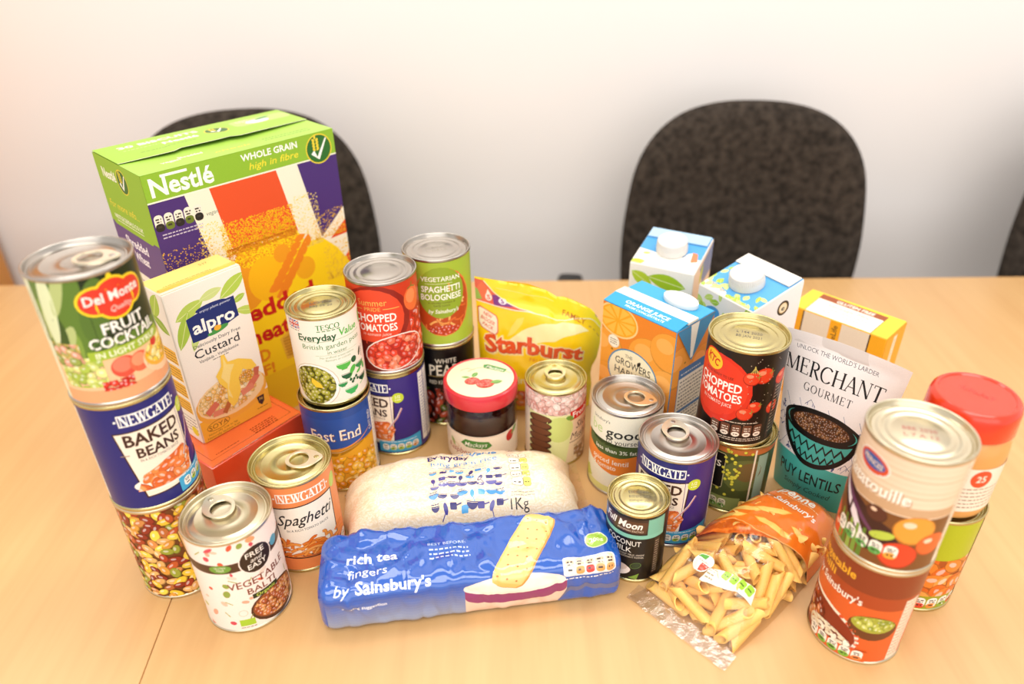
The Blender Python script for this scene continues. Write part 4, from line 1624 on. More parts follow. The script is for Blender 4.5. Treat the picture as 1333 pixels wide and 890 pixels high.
# custard
wC, dC, hC = 84., 42., 175.
cu = thing('custard_carton', 'white and yellow dairy-free custard carton standing on the red-orange box', 'carton', (-.3045, .6515, T + .0604), math.radians(49.9))
boxm('carton', -wC / 2000, wC / 2000, -dC / 2000, dC / 2000, 0, hC / 1000, mat('white_carton_board', '#f4ece0', .38, 0, .02, 60, 0, .2), cu, .0022)
FU = faces_of(wC, dC, hC)
a = Art()
a.rect(1, 1, wC - 1, hC - 1, '#f8efe2')
for x, y, l, w, r, c in ((22, 150, 34, 14, 200, '#b8cf5c'), (12, 132, 40, 13, 245, '#a8c64a'), (70, 158, 36, 15, 30, '#b4ce54'), (46, 158, 26, 10, 10, '#cfdc8c'), (80, 126, 26, 10, -20, '#bdd262'), (74, 142, 16, 7, 20, '#a8c64a'), (20, 118, 24, 8, 250, '#c8da80')):
    leaf(a, x, y, l, w, r, c)
for k in range(18):                                    # yellow glow behind the lettering
    pass
a.poly([(16, 142), (44, 147), (69, 147), (70, 124), (58, 121), (30, 115), (17, 116)], '#1f2f70')
a.ell(44, 146, 17, 3.6, '#1f2f70')
a.ell(45, 118.6, 12, 3, '#4a9a4a', 8)
a.ell(45, 121, 4, 3, '#f2b43a')
a.text('alpro', 43, 130, 13, '#fdfbf4', w=46, bold=.04)
a.text('enjoy plant power', 48, 144.6, 2.6, '#d8def0', w=34, shear=.2)
a.text('Deliciously Dairy Free', 42, 110.6, 3.6, '#3a3a44', w=52)
a.text('Custard', 40, 102, 9.4, '#22222c', w=50, bold=.008)
a.text('Vanijláda - Vaníljukastée', 40, 93, 3.2, '#3a3a44', w=44, shear=.1, bold=.01)
a.lines(32, 50, 88.6, 1, 1, 1, '#8a8078')
a.rect(1, 1, wC - 1, 27, '#f2b63c')
a.ell(42, 38, 42, 26, '#efae42')
a.ell(42, 41, 39.5, 23, '#f7d9a4')
a.pile(EP(38, 42, 34, 19), 3.6, 2.8, ['#f3cf86', '#eebf6c', '#f7dfae', '#e6a94e'], 8)
for x, y, l, w, r, c in ((18, 36, 16, 8, 30, '#d8765c'), (24, 28, 14, 7, -10, '#e08a6c'), (34, 30, 15, 6, 50, '#b86a3c'), (68, 44, 18, 9, 40, '#d8765c'), (60, 38, 16, 8, 10, '#e08a6c'), (74, 54, 10, 7, 70, '#c86a50')):
    a.poly([(x + dx * math.cos(math.radians(r)) - dy * math.sin(math.radians(r)), y + dx * math.sin(math.radians(r)) + dy * math.cos(math.radians(r))) for dx, dy in ((-l / 2, -w / 2), (l / 2, -w / 2.4), (l / 2.2, w / 2), (-l / 2.1, w / 2.2))], c)
a.poly([(40, 90), (44, 90), (46, 80), (58, 78), (72, 70), (76, 60), (68, 58), (60, 64), (54, 56), (52, 40), (46, 30), (40, 26), (36, 36), (38, 50), (32, 60), (30, 70), (38, 78)], '#f8cf52')
a.poly([(42, 88), (44, 78), (52, 74), (46, 66), (40, 50), (42, 36), (38, 42), (40, 56), (35, 66), (40, 76)], '#fae08a')
a.pile(EP(62, 54, 9, 7), 2.2, 1.8, ['#e8a838', '#f0bc50', '#d8922c'], 9)
a.ring(20, 15, 13, 5.4, .6, '#8a5a24')
a.text('SOYA', 20, 14.6, 5.4, '#7a4e20', w=22)
a.text('Naturally low in fat', 24, 7.4, 2.4, '#8a5a24', w=34)
a.text('Naturally lactose free', 24, 3.6, 2.4, '#8a5a24', w=38)
a.poly([(68, 22), (77, 22), (76, 14), (72.5, 10), (69, 14)], '#3a2a30')
a.text('70', 72.5, 18, 3, '#f2d06a', w=4.4)
a.lines(66, 79, 7, 1, 1, .9, '#8a5a24')
wrap(a, 'front_panel', FU['front'], CARD, cu, (1, wC - 1, 1, hC - 1), smooth=False)
a = Art()
a.rect(1, 1, dC - 1, hC - 1, '#f4ece0')
leaf(a, 22, 158, 34, 16, 60, '#a8c64a')
leaf(a, 24, 138, 30, 12, -30, '#8fb23c')
for k in range(4):
    a.rect(6, 96 - k * 20, 37, 112 - k * 20, '#f2b63c')
    a.lines(8, 36, 108 - k * 20, 4, 3.6, 1, '#6a4e2c')
a.lines(5, 37, 28, 5, 4.4, 1.1, '#6a645c')
a.ell(30, 12, 6, 6, '#e8d832')
wrap(a, 'side_panel', FU['left'], CARD, cu, (1, dC - 1, 1, hC - 1), smooth=False)
a = Art()
a.rect(1, 1, wC - 1, dC - 1, '#f3d47a')
a.rect(1, 1, wC - 1, 8, '#f6e9cc')
a.lines(10, 60, 14, 1, 3, 1.2, '#b89a4a')
a.text('537', 62, 32, 4, '#a88a3c', w=9)
wrap(a, 'top_print', FU['top'], CARD, cu, (1, wC - 1, 1, dC - 1), smooth=False)
prism('top_seam', [(-.0195 + .004, hC / 1000 + .0004), (-.0105, hC / 1000 + .0004), (-.0105, hC / 1000 + .0016), (-.0155, hC / 1000 + .0028)], -wC / 2000 + .002, wC / 2000 - .002, mat('yellow_carton_board', '#f3c95c', .4), cu, 0, 'x')

# orange juice
wJ, dJ, hJ = 96.5, 64.5, 175.
oj = thing('juice_carton', 'orange juice carton with blue top and white plastic cap, behind the lentil soup tin', 'carton', (.1618, .680, T), math.radians(-48.4), 'drink cartons')
boxm('carton', -wJ / 2000, wJ / 2000, -dJ / 2000, dJ / 2000, 0, hJ / 1000, mat('blue_carton_board', '#3d9fd0', .36, 0, .02, 60, 0, .3), oj, .0012)
FJ = faces_of(wJ, dJ, hJ)


def orange(a, x, y, r, c='#f29a2c', clip=None):
    a.ell(x, y, r, r * .96, tuple(q * .72 for q in lin(c)), 0, 28, clip)
    a.ell(x - r * .03, y + r * .04, r * .95, r * .9, c, 0, 28, clip)
    a.ell(x - r * .25, y + r * .3, r * .45, r * .36, tuple(min(1, q * 1.1 + .05) for q in lin(c)), 0, 20, clip)
    a.ell(x + r * .4, y + r * .1, r * .06, r * .05, '#8a6a1c', 0, 8, clip)


CJ = R4(0, 0, wJ, hJ)
a = Art()
a.rect(0, 0, wJ, hJ, '#e8862a')
for x, y, r in ((6, 118, 26), (66, 126, 28), (90, 146, 24), (92, 100, 26), (40, 96, 28), (70, 70, 26), (12, 78, 24)):
    orange(a, x, y, r, ['#f2a03a', '#ee9230', '#f4a94a'][int(x) % 3], CJ)
a.ell(22, 158, 27, 20, '#f6d08a', 0, 30, CJ)
a.ell(22, 158, 25, 18, '#f5a623', 0, 30, CJ)
for k in range(10):
    an = 2 * PI * k / 10 + .2
    a.poly([(22 + 3 * math.cos(an + .1), 158 + 2 * math.sin(an + .1)), (22 + 23 * math.cos(an + .06), 158 + 16.4 * math.sin(an + .06)), (22 + 23 * math.cos(an + .54), 158 + 16.4 * math.sin(an + .54))], '#f8bc48', CJ)
a.ell(18, 131, 8, 8, '#d8cbb0')
a.ell(18, 131, 7.4, 7.4, '#f6ecd6')
a.lines(13, 23, 133, 3, 2.6, .8, '#6a5a44')
a.ell(46, 100, 34, 30, '#2f86b4', 0, 36)
a.ell(46, 100, 32.4, 28.4, '#f8ecc8', 0, 36)
a.text('THE', 40, 120, 4, '#3a3428', w=10)
a.text('GROWERS', 46, 111, 8.4, '#2a261e', w=48, bold=.01)
a.text('HARVEST', 46, 99, 8.4, '#2a261e', w=48, bold=.01)
leaf(a, 54, 117, 8, 4, 60, '#2a261e', None)
a.text('ORANGE JUICE', 46, 86, 5, '#d8761c', w=44, bold=.02)
wrap(a, 'front_panel', FJ['front'], CARD, oj, (.6, wJ - .6, 1, hJ - .6), smooth=False)
CJ = R4(0, 0, dJ, hJ)
a = Art()
a.rect(0, 0, dJ, hJ, '#e8862a')
orange(a, 10, 128, 26, '#f29a34', CJ)
orange(a, 52, 118, 24, '#ee8e2c', CJ)
a.rect(0, 0, dJ, 50, '#2a6aa0')
a.rect(12, 40, dJ - 4, 124, '#2f6ea8')
a.poly([(13, 42), (dJ - 6, 40), (dJ - 6, 112), (13, 115)], '#f0e6d6')
a.lines(16, dJ - 9, 106, 14, 4.8, 1.6, '#4a4a54')
a.rect(13, 112, dJ - 6, 121, '#2f6ea8')
a.lines(16, 50, 116, 1, 3, 1.6, '#e8e6e0')
a.rect(13, 66, dJ - 6, 70, '#2f6ea8')
wrap(a, 'side_panel', FJ['right'], CARD, oj, (.6, dJ - .6, 1, hJ - .6), smooth=False)
a = Art()
a.rect(0, 0, wJ, dJ, '#3fa6d8')
a.ell(50, 70, 26, 7, '#20306a')
wrap(a, 'top_print', FJ['top'], CARD, oj, (.6, wJ - .6, .6, dJ - .6), smooth=False)
# folded seam across the top with its ear pressed onto the right side, and the flap tented in front
wht = mat('white_carton_board', '#f4ece0', .38)
sf = prism('top_seam', [(-.0135, hJ / 1000 + .0004), (.003, hJ / 1000 + .0004), (.003, hJ / 1000 + .0034), (-.0135, hJ / 1000 + .0036)], -wJ / 2000, wJ / 2000, wht, oj, .0003, 'x')
a = Art()
a.rect(0, 0, wJ, 20, '#36a0d4')
a.text('ORANGE JUICE', 50, 12, 5, '#f4f6f4', w=56, bold=.03, shear=.1)
a.text('FROM CONCENTRATE', 51, 5.6, 3.2, '#f4f6f4', w=50, bold=.01)
_z0, _z1 = hJ / 1000 + .0004, hJ / 1000 + .0036
wrap(a, 'front_flap', facefn((-wJ / 2000, -dJ / 2000 - .0002, _z0), (1, 0, 0), (0, .0195 / .02 * 1.0, (_z1 - _z0) / .02)), CARD, oj, (.6, wJ - .6, 0, 20), smooth=False)
a = Art()
a.poly([(0, hJ), (dJ, hJ), (dJ * .46, 130)], '#2f86b4')
a.poly([(22, hJ), (36, hJ), (31, 134), (27, 134)], '#f6efe2')
_r = facefn((wJ / 2000 + .0012, -dJ / 2000, 0), (0, 1, 0), (0, 0, 1))
wrap(a, 'side_ear', _r, CARD, oj, (0, dJ, 0, hJ), smooth=False)
cp = lathe('cap', [(0, 0), (15.5, 0), (16, 1), (16, 4.4), (15, 5.4), (12.6, 5.6), (12, 5.0), (0, 5.0)], mat('white_plastic', '#f6f3ee', .32, 0, .01), oj, 48)
cp.location = (.014, .0195, hJ / 1000 + .0003)
cp.scale = (1.3, .72, 1.25)


def cap_screw(parent, loc, tilt, R, h):
    """knurled screw cap on a low spout ring"""
    n = 120
    bm = bmesh.new()
    prof = [(R * .93, 0), (R, .6), (R, h * .45), (R * .965, h * .55), (R * .95, h - 1.2), (R * .90, h - .2), (R * .84, h), (0, h)]
    rings = []
    for i, (r, z) in enumerate(prof):
        if r == 0:
            rings.append([bm.verts.new((0, 0, z / 1000))])
            continue
        k_ = .35 if 3 <= i <= 4 else (.18 if i in (1, 2) else 0)
        rings.append([bm.verts.new(((r + (k_ if k % 2 else -k_)) / 1000 * math.cos(2 * PI * k / n), (r + (k_ if k % 2 else -k_)) / 1000 * math.sin(2 * PI * k / n), z / 1000)) for k in range(n)])
    for p, q in zip(rings, rings[1:]):
        for k in range(n):
            if len(q) == 1:
                bm.faces.new((p[k], p[(k + 1) % n], q[0]))
            else:
                bm.faces.new((p[k], p[(k + 1) % n], q[(k + 1) % n], q[k]))
    o = from_bm('screw_cap', bm, mat('white_cap_plastic', '#dcd9d4', .35, 0, .01), parent, 50)
    o.location = loc
    o.rotation_euler = (tilt, 0, 0)
    return o


def wedge_carton(label, x, y, yaw, w, d, hf, hb, capR, capf, arts):
    t = thing('drink_carton', label, 'carton', (x / 1000, y / 1000, T), math.radians(yaw), 'drink cartons')
    W, D, HF, HB = w / 2000, d / 2000, hf / 1000, hb / 1000
    prism('carton', [(-D, 0), (D, 0), (D, HB), (-D, HF)], -W, W, mat('milk_carton_board', '#f3efe9', .34, 0, .02, 60, 0, .3), t, .0018, 'x')
    sl = np.array([0, 2 * D, HB - HF])
    ln = np.linalg.norm(sl)
    arts['top'](t, facefn((-W, -D - .0001, HF + .0002), (1, 0, 0), sl / ln), w, ln * 1000)
    arts['front'](t, facefn((-W, -D - .0002, 0), (1, 0, 0), (0, 0, 1)), w, hf)
    arts['side'](t, facefn((W + .0002, -D, 0), (0, 1, 0), (0, 0, 1)), d, hf, hb)
    tl = math.atan2(HB - HF, 2 * D)
    cap_screw(t, (0, -D + 2 * D * capf, HF + (HB - HF) * capf + .0003), tl, capR, 15.5)
    # sealed seam folded flat along the back of the top
    prism('top_seam', [(D - .003, HB + .0002), (D - .022, HB - .019 * math.tan(tl) + .0003), (D - .0225, HB - .019 * math.tan(tl) + .0018), (D - .003, HB + .0016)], -W + .002, W - .002, arts['seam'], t, 0, 'x')
    return t


def m1_top(t, fn, w, l):
    a = Art()
    a.rect(1, 1, w - 1, l - 1, '#f4f0e6')
    a.poly([(1, l * .40), (w * .4, l * .34), (w * .7, l * .42), (w - 1, l * .36), (w - 1, l - 1), (1, l - 1)], '#4f9fd8')
    a.poly([(w * .78, l * .34), (w * .82, l * .52), (w * .9, l * .5), (w * .95, l * .3), (w * .86, l * .26)], '#e8845a')
    a.poly([(w * .70, l * .30), (w * .76, l * .46), (w * .82, l * .5), (w * .86, l * .2)], '#f6f1e6')
    leaf(a, w * .08, l * .04, 22, 12, 20, '#b8cc3a')
    leaf(a, w * .16, l * .3, 10, 5, 10, '#d8d05a')
    wrap(a, 'top_print', fn, CARD, t, (1, w - 1, 1, l - 1), smooth=False)


def m1_front(t, fn, w, h):
    a = Art()
    a.rect(1, 1, w - 1, h - 1, '#f4efe4')
    leaf(a, 16, h - 18, 30, 16, -30, '#b4cc38')
    leaf(a, 46, h - 17, 46, 19, -8, '#a3c428')
    leaf(a, 14, h - 36, 34, 14, 40, '#c8d23c')
    leaf(a, 62, h - 36, 24, 12, -50, '#c8d23c')
    a.text('almond', w / 2, h * .55, 14, '#2a5a9a', w=w * .74, bold=.02)
    wrap(a, 'front_panel', fn, CARD, t, (1, w - 1, 1, h - 1), smooth=False)


def m1_side(t, fn, d, hf, hb):
    a = Art()
    a.poly([(1, 1), (d - 1, 1), (d - 1, hb - 2), (1, hf - 2)], '#e8cdb4')
    a.poly([(d * .3, hf - 4), (d - 1, hb - 3), (d - 1, hf - 26), (d * .55, hf - 30)], '#7a8ab0')
    leaf(a, d * .42, hf - 14, 26, 9, 70, '#c8cf30', None)
    a.lines(d * .2, d * .8, hf - 50, 12, 6, 2, '#a88a70')
    wrap(a, 'side_panel', fn, CARD, t, (1, d - 1, 1, hb), smooth=False)


wedge_carton('blue and white plant milk carton with large green leaves and a screw cap', 200, 799, -29, 76.8, 78.7, 176.4, 190, 18.2, .47,
             dict(top=m1_top, front=m1_front, side=m1_side, seam=mat('pale_blue_carton_board', '#a9cbe8', .25, 0, .03, 60, 0, .4)))


def m2_top(t, fn, w, l):
    a = Art()
    a.rect(1, 1, w - 1, l - 1, '#5aa8e0')
    a.poly([(1, 1), (w * .5, 1), (w * .42, 8), (w * .34, 4), (w * .25, 12), (w * .16, 6), (1, 14)], '#f4efe6')
    r = random.Random(3)
    for i in range(70):
        x, y = r.uniform(0, w), r.uniform(0, l * .72)
        if (x - w / 2) ** 2 + (y - l * .43) ** 2 > 22 ** 2 and (x < w * .36 or y < l * .30):
            leaf(a, x, y, r.uniform(8, 13), r.uniform(4.5, 7), r.uniform(0, 180), r.choice(['#c6dc6a', '#b4d048', '#d4e48a', '#a4c83c']), '#eef4c0')
    wrap(a, 'top_print', fn, CARD, t, (1, w - 1, 1, l - 1), smooth=False)


def m2_front(t, fn, w, h):
    a = Art()
    a.rect(1, 1, w - 1, h - 1, '#f3eee6')
    r = random.Random(5)
    for i in range(20):
        leaf(a, r.uniform(0, w), h - r.uniform(0, 34), r.uniform(9, 15), r.uniform(5, 8), r.uniform(0, 180), r.choice(['#c6dc6a', '#b4d048', '#a4c83c']), '#eef4c0')
    a.ell(w * .3, h - 26, 12, 8, '#4f9fd8', 20)
    wrap(a, 'front_panel', fn, CARD, t, (1, w - 1, 1, h - 1), smooth=False)


def m2_side(t, fn, d, hf, hb):
    a = Art()
    a.poly([(1, 1), (d - 1, 1), (d - 1, hb - 2), (1, hf - 2)], '#f2f0f2')
    x, y = d * .63, hf - 9
    a.ell(x, y, 9, 9, '#2a241e')
    a.ell(x, y, 6.6, 6.6, '#c9a46a')
    a.ell(x, y, 5.8, 5.8, '#f0e2c4')
    a.text('e', x, y, 6, '#2a241e', w=5, bold=.03)
    a.lines(d * .2, d * .8, hf - 50, 12, 6, 2, '#a8a0a0')
    wrap(a, 'side_panel', fn, CARD, t, (1, d - 1, 1, hb), smooth=False)


wedge_carton('blue drink carton with small leaves and round dark seal, beside the yellow box', 269.5, 717.7, -59, 79, 75, 172.4, 190, 19, .42,
             dict(top=m2_top, front=m2_front, side=m2_side, seam=mat('white_carton_board', '#f4ece0', .38)))

# gluten free box
wG, dG, hG = 115.6, 56.5, 120.
gf = thing('gluten_free_box', 'yellow gluten-free food box with cream panel, behind the lentil pouch', 'box', (.4031, .7512, T), math.radians(-46.8))
boxm('carton', -wG / 2000, wG / 2000, -dG / 2000, dG / 2000, 0, hG / 1000, mat('yellow_carton_gloss', '#f2b42a', .38, 0, .03, 50, 0, .2), gf, .0016)
FG = faces_of(wG, dG, hG)
a = Art()
a.rect(1, 1, wG - 1, dG - 1, '#f8d23e')
a.poly([(18, 0), (97, 0), (97, 50), (16, 53)], '#4a2a20')
a.poly([(18.8, 0), (96.2, 0), (96.2, 49), (16.8, 52)], '#f6eeda')
a.poly([(16.4, 40), (96.6, 38), (96.6, 50), (16, 53)], '#9a4e28')
a.text('GLUTEN FREE', 60, 45, 6.2, '#fbf3e4', w=46, bold=.04, rot=-1.5)
a.text('Sausage Mix', 58, 31, 6, '#b8a888', w=50, shear=.15)
a.lines(34, 84, 20, 2, 8, 1.6, '#c4b698')
wrap(a, 'top_print', FG['top'], CARD, gf, (1, wG - 1, 1, dG - 1), smooth=False)
a = Art()
a.rect(1, 1, wG - 1, hG - 1, '#f2ac26')
a.rect(17.5, 0, 98, hG, '#3a2422')
a.rect(19, 0, 96.5, hG, '#e6d8c4')
a.rect(51, 0, 64.5, hG, '#f2ac26')
a.text('LoveLife', 57.5, 98, 6, '#6a4a24', w=32, rot=90, bold=.02)
wrap(a, 'front_panel', FG['front'], CARD, gf, (1, wG - 1, 1, hG - 1), smooth=False)
a = Art()
a.rect(1, 1, dG - 1, hG - 1, '#f2a81e')
a.rect(22, 60, 32, hG - 6, '#f6e6cc')
a.text('GLUTEN FREE', 27, 90, 3, '#b8762c', w=40, rot=90)
wrap(a, 'side_panel', FG['right'], CARD, gf, (1, dG - 1, 1, hG - 1), smooth=False)

# ------------------------------------------------------------------ jars
jx, jy = -28.1, 667.
jam = thing('jam_jar', 'glass jar of dark raspberry jam with a red-edged cream lid', 'jar', (jx / 1000, jy / 1000, T), front_rz(jx, jy, 0))
lathe('jam', [(0, 3), (34, 3), (37, 6), (37.6, 20), (37.6, 58), (36, 66), (0, 66)], mat('raspberry_jam', '#2c0c0a', .25, 0, .45, 120, .3), jam)
lathe('glass', [(0, .4), (33, 0), (37.5, 2.2), (39.4, 7), (39.6, 60), (38.6, 70), (35.8, 76), (35.4, 78.5), (36.4, 80), (36.4, 82)], film_mat('clear_glass', (.96, .94, .90), .06, .03), jam)
a = Art()
a.rect(-60, 6, 60, 45, '#f6e6d0')
a.line([(-60, 43.6), (60, 43.6)], .6, '#e0b8a0')
a.poly([(-26, 34), (-20, 40), (6, 38), (10, 32), (4, 28), (-20, 30)], '#4f8a3c')
a.text('Mackays', -8, 34, 5.6, '#f6f3e4', w=25, shear=.25, bold=.01)
a.text('Raspberry', -26, 22, 7, '#a8322c', w=40, shear=.15)
a.ell(34, 36, 6, 7, '#c8342c', -20)
leaf(a, 42, 40, 14, 6, 35, '#5f9a44')
leaf(a, -38, 30, 12, 5, 120, '#8fae5a')
a.ring(-34, 27, 5, 3, .6, '#d8a878')
Rj = 39.9
wrap(a, 'label', cylfn(Rj), PAPER, jam, (-60, 60, 6, 45), [PI * Rj * k / 36 for k in range(-20, 21)])
jl = lathe('lid', [(38.6, 79), (40.4, 78.6), (41, 79.6), (41, 93), (40.4, 95.4), (38.8, 96.6), (37.6, 96.4), (36.8, 95.8), (0, 95.8)], mat('red_lacquered_lid', '#d8323c', .25, 0, .03, 40, 0, .4), jam)
a = Art()
a.ell(0, 0, 36.6, 36.6, '#f6e8c8', 0, 64)
for x, y, r in ((-9, -6, 8.4), (5, -12, 10)):
    a.ell(x, y, r, r * .82, '#d8463c', 12, 24)
    a.pile(EP(x, y, r * .95, r * .76), 1.7, 1.5, ['#e05a4c', '#c83a34', '#e8756a'], int(r * 10), edge=.75)
leaf(a, -6, 6, 11, 6, 60, '#6aa858')
leaf(a, -16, 2, 10, 4, 170, '#6aa858')
leaf(a, 17, -10, 14, 6, 10, '#6aa858')
a.line([(-22, 15), (-14, 20), (-6, 15), (-14, 13), (-4, 19), (4, 20)], .7, '#d8a04a')
a.line([(4, 20), (14, 15), (24, 14), (34, 6)], .7, '#d8a04a')
a.poly([(4, 19), (26, 8), (30, 14), (9, 26), (4, 25)], '#4f9a58')
a.text('Mackays', 17, 16.6, 5, '#f6f3e4', w=21, shear=.2, rot=-26, bold=.01)
wrap(a, 'lid_print', facefn((0, 0, .0961), (1, 0, 0), (0, 1, 0)), print_mat('printed_lid', .3, .3), jl, (-40, 40, -40, 40), smooth=False)

px_, py_ = 367., 463.
pb = thing('spread_jar', 'plastic jar of tan nut spread with a wide red-orange lid', 'jar', (px_ / 1000, py_ / 1000, T + .109), front_rz(px_, py_, 0))
lathe('jar', [(0, .6), (29, 0), (33.4, 2), (34.4, 6), (34.4, 60), (33.6, 68), (30, 76), (28.4, 80), (28.4, 90), (0, 90)], mat('peanut_spread_plastic', '#d99c55', .28, 0, .05, 30, 0, .3, trans=0), pb)
a = Art()
a.rect(-60, 10, 66, 54, '#f3e3cf')
a.ell(26, 44, 8.6, 8.6, '#e2502c')
a.text('25', 26, 44, 6, '#f3e3cf', w=8, bold=.03)
a.lines(14, 50, 33, 6, 3.8, 1.1, '#9a7c62')
a.text('CRUNCHY', -26, 34, 9, '#c8341c', w=44, bold=.03)
wrap(a, 'label', cylfn(34.7), PAPER, pb, (-60, 66, 10, 54), [PI * 34.7 * k / 36 for k in range(-24, 25)])
pl = lathe('lid', [(30, 78), (33.2, 77.6), (33.6, 78.6), (33.0, 96), (32.0, 100), (29.8, 102.2), (27.6, 102.4), (26.4, 101.2), (0, 100.8)], mat('red_orange_plastic', '#dc3410', .22, 0, .03, 30, 0, .5), pb)
a = Art()
a.text('SUN-PAT', 0, 2, 5, '#b8281a', w=26, bold=.02, rot=-14)
wrap(a, 'lid_embossing', facefn((0, 0, .10105), (1, 0, 0), (0, 1, 0)), print_mat('printed_lid', .3, .3), pl, (-40, 40, -40, 40), smooth=False)


# ------------------------------------------------------------------ soft packs
def smoothnoise(seed, nx, ny):
    r = np.random.RandomState(seed)
    g = r.rand(nx + 2, ny + 2) * 2 - 1

    def f(x, y):
        """x, y in 0..1"""
        X, Y = x * nx, y * ny
        i, j = np.minimum(X.astype(int), nx - 1), np.minimum(Y.astype(int), ny - 1)
        a, b = X - i, Y - j
        a, b = a * a * (3 - 2 * a), b * b * (3 - 2 * b)
        return (g[i, j] * (1 - a) + g[i + 1, j] * a) * (1 - b) + (g[i, j + 1] * (1 - a) + g[i + 1, j + 1] * a) * b
    return f


def creases(S, Tt, seed, n, amp, wid, lmin=.1, lmax=.4, ang=None, box=(0, 1, 0, 1), aspect=1.):
    """sharp little folds: sum of ridges along random segments"""
    r = random.Random(seed)
    z = np.zeros_like(S)
    for _ in range(n):
        x, y = r.uniform(box[0], box[1]), r.uniform(box[2], box[3])
        an = r.uniform(0, PI) if ang is None else ang + r.uniform(-.5, .5)
        L = r.uniform(lmin, lmax)
        dx, dy = math.cos(an), math.sin(an)
        X, Y = (S - x), (Tt - y) * aspect
        al = X * dx + Y * dy
        pe = np.abs(-X * dy + Y * dx)
        z += r.choice((1, 1, -.7)) * amp * r.uniform(.5, 1) * np.exp(-pe / wid) * np.exp(-(al / L) ** 4)
    return z


# --- biscuits: long glossy blue packet
L_, D_, H_ = 264., 73., 49.
bk = thing('biscuit_packet', 'long shiny blue packet of rich tea finger biscuits lying in front of the rice', 'packet', (-.1625, .4165, T), math.radians(7.0))
PER = 2 * (D_ + H_)
nu, nv = 126, 92
rr = 11.
prof = []


def rrect(s):
    """point on the rounded section at arc s (0 at front bottom, up the front, over the top, down the back)"""
    segs = [('l', (0, rr), (0, H_ - rr)), ('a', (rr, H_ - rr), 180, 90), ('l', (rr, H_), (D_ - rr, H_)), ('a', (D_ - rr, H_ - rr), 90, 0), ('l', (D_, H_ - rr), (D_, rr)), ('a', (D_ - rr, rr), 0, -90), ('l', (D_ - rr, 0), (rr, 0)), ('a', (rr, rr), -90, -180)]
    lens = [math.dist(g[1], g[2]) if g[0] == 'l' else PI * rr / 2 for g in segs]
    s = s * sum(lens) - rr * .8
    if s < 0:
        s += sum(lens)
    for g, l in zip(segs, lens):
        if s <= l + 1e-9:
            t = s / l
            if g[0] == 'l':
                p = (g[1][0] + (g[2][0] - g[1][0]) * t, g[1][1] + (g[2][1] - g[1][1]) * t)
                n = (-(g[2][1] - g[1][1]) / l, (g[2][0] - g[1][0]) / l)
            else:
                an = math.radians(g[2] + (g[3] - g[2]) * t)
                n = (math.cos(an), math.sin(an))
                p = (g[1][0] + rr * n[0], g[1][1] + rr * n[1])
            return p, n
        s -= l
    return (0, rr), (-1, 0)


S, Q = np.meshgrid(np.linspace(0, 1, nu + 1), np.linspace(0, 1, nv + 1), indexing='ij')
f1, f2 = smoothnoise(5, 16, 14), smoothnoise(9, 34, 26)
disp = .9 * f1(S, Q) + .3 * f2(S, Q)
f3, f4 = smoothnoise(15, 20, 11), smoothnoise(19, 44, 16)
disp += 3.0 * np.abs(f3(S, Q)) ** .85 + .6 * np.abs(f4(S, Q)) - 1.0
disp += creases(S, Q, 4, 18, 2.6, .015, .03, .11, 1.25, (.06, .97, .24, .50), 1.)
disp += creases(S, Q, 14, 22, 2.0, .010, .02, .07, None, (.0, .14, .1, .5), 1.)
disp += creases(S, Q, 24, 14, 1.6, .013, .06, .16, .1, (.1, .9, .42, .52), 1.)
PG = np.zeros((nu + 1, nv + 1, 3))
for j in range(nv + 1):
    (py, pz), (ny, nz) = rrect(j / nv % 1.0)
    for i in range(nu + 1):
        s = i / nu
        e = min(s, 1 - s) * L_
        k = 1 - .16 * math.exp(-e / 3.2)
        dd = disp[i, j] * min(1, e / 6)
        if nz < -.5:
            dd = 0
        y = D_ / 2 + (py - D_ / 2) * k + ny * dd
        z = H_ / 2 + (pz - H_ / 2) * (k if pz > 4 else 1) + nz * dd
        PG[i, j] = (s * L_ / 1000, y / 1000, max(0., z) / 1000)
PG[:, nv] = PG[:, 0]
a = Art()
BLU = '#1c56b4'
a.rect(0, 0, L_, PER, BLU)
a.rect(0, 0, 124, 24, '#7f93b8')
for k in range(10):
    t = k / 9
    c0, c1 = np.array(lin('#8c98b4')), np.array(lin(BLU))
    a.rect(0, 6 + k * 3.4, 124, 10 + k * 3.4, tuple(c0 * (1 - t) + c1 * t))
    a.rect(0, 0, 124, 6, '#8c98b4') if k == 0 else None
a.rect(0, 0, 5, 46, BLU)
# plate and finger biscuit
a.poly([(124, 0), (214, 0), (214, 34), (124, 34)], '#e8c9b4')
a.ell(169, 25, 45, 12, '#8a2468', 0, 36)
a.rect(124, 25, 214, 34, '#8a2468')
a.ell(168, 36, 45, 11, '#f4e8dc', 0, 36)
a.ell(168, 37, 40, 8.6, '#f8f2e8', 0, 36)
_bx = lambda s, t: (158 + 44 * t + s * 14.5, 36 + 78 * t - s * 5)
bpts = []
for k in range(33):
    an = 2 * PI * k / 32
    s = math.copysign(abs(math.cos(an)) ** .45, math.cos(an)) * (1 + .03 * math.sin(16 * an))
    t = .5 + .5 * math.copysign(abs(math.sin(an)) ** .35, math.sin(an)) * (1 + .01 * math.sin(20 * an))
    bpts.append(_bx(s, t))
a.poly([(x + 1.4, y - 1.2) for x, y in bpts[:-1]], '#c98f3c')
a.poly(bpts[:-1], '#eebf68')
a.poly([_bx(s * .86, .06 + .88 * t) for s, t in ((-1, 0), (1, 0), (1, 1), (-1, 1))], '#f3cd80')
for i in range(7):
    for s in (-.55, 0, .55):
        x, y = _bx(s + (.2 if i % 2 else -.1), .1 + i * .135)
        a.ell(x, y, 1.1, .9, '#b87a34', 0, 8)
a.text('rich tea', 46, 84, 10.5, '#f3f6fb', w=44, bold=.03)
a.text('fingers', 42, 68, 9, '#f3f6fb', w=34)
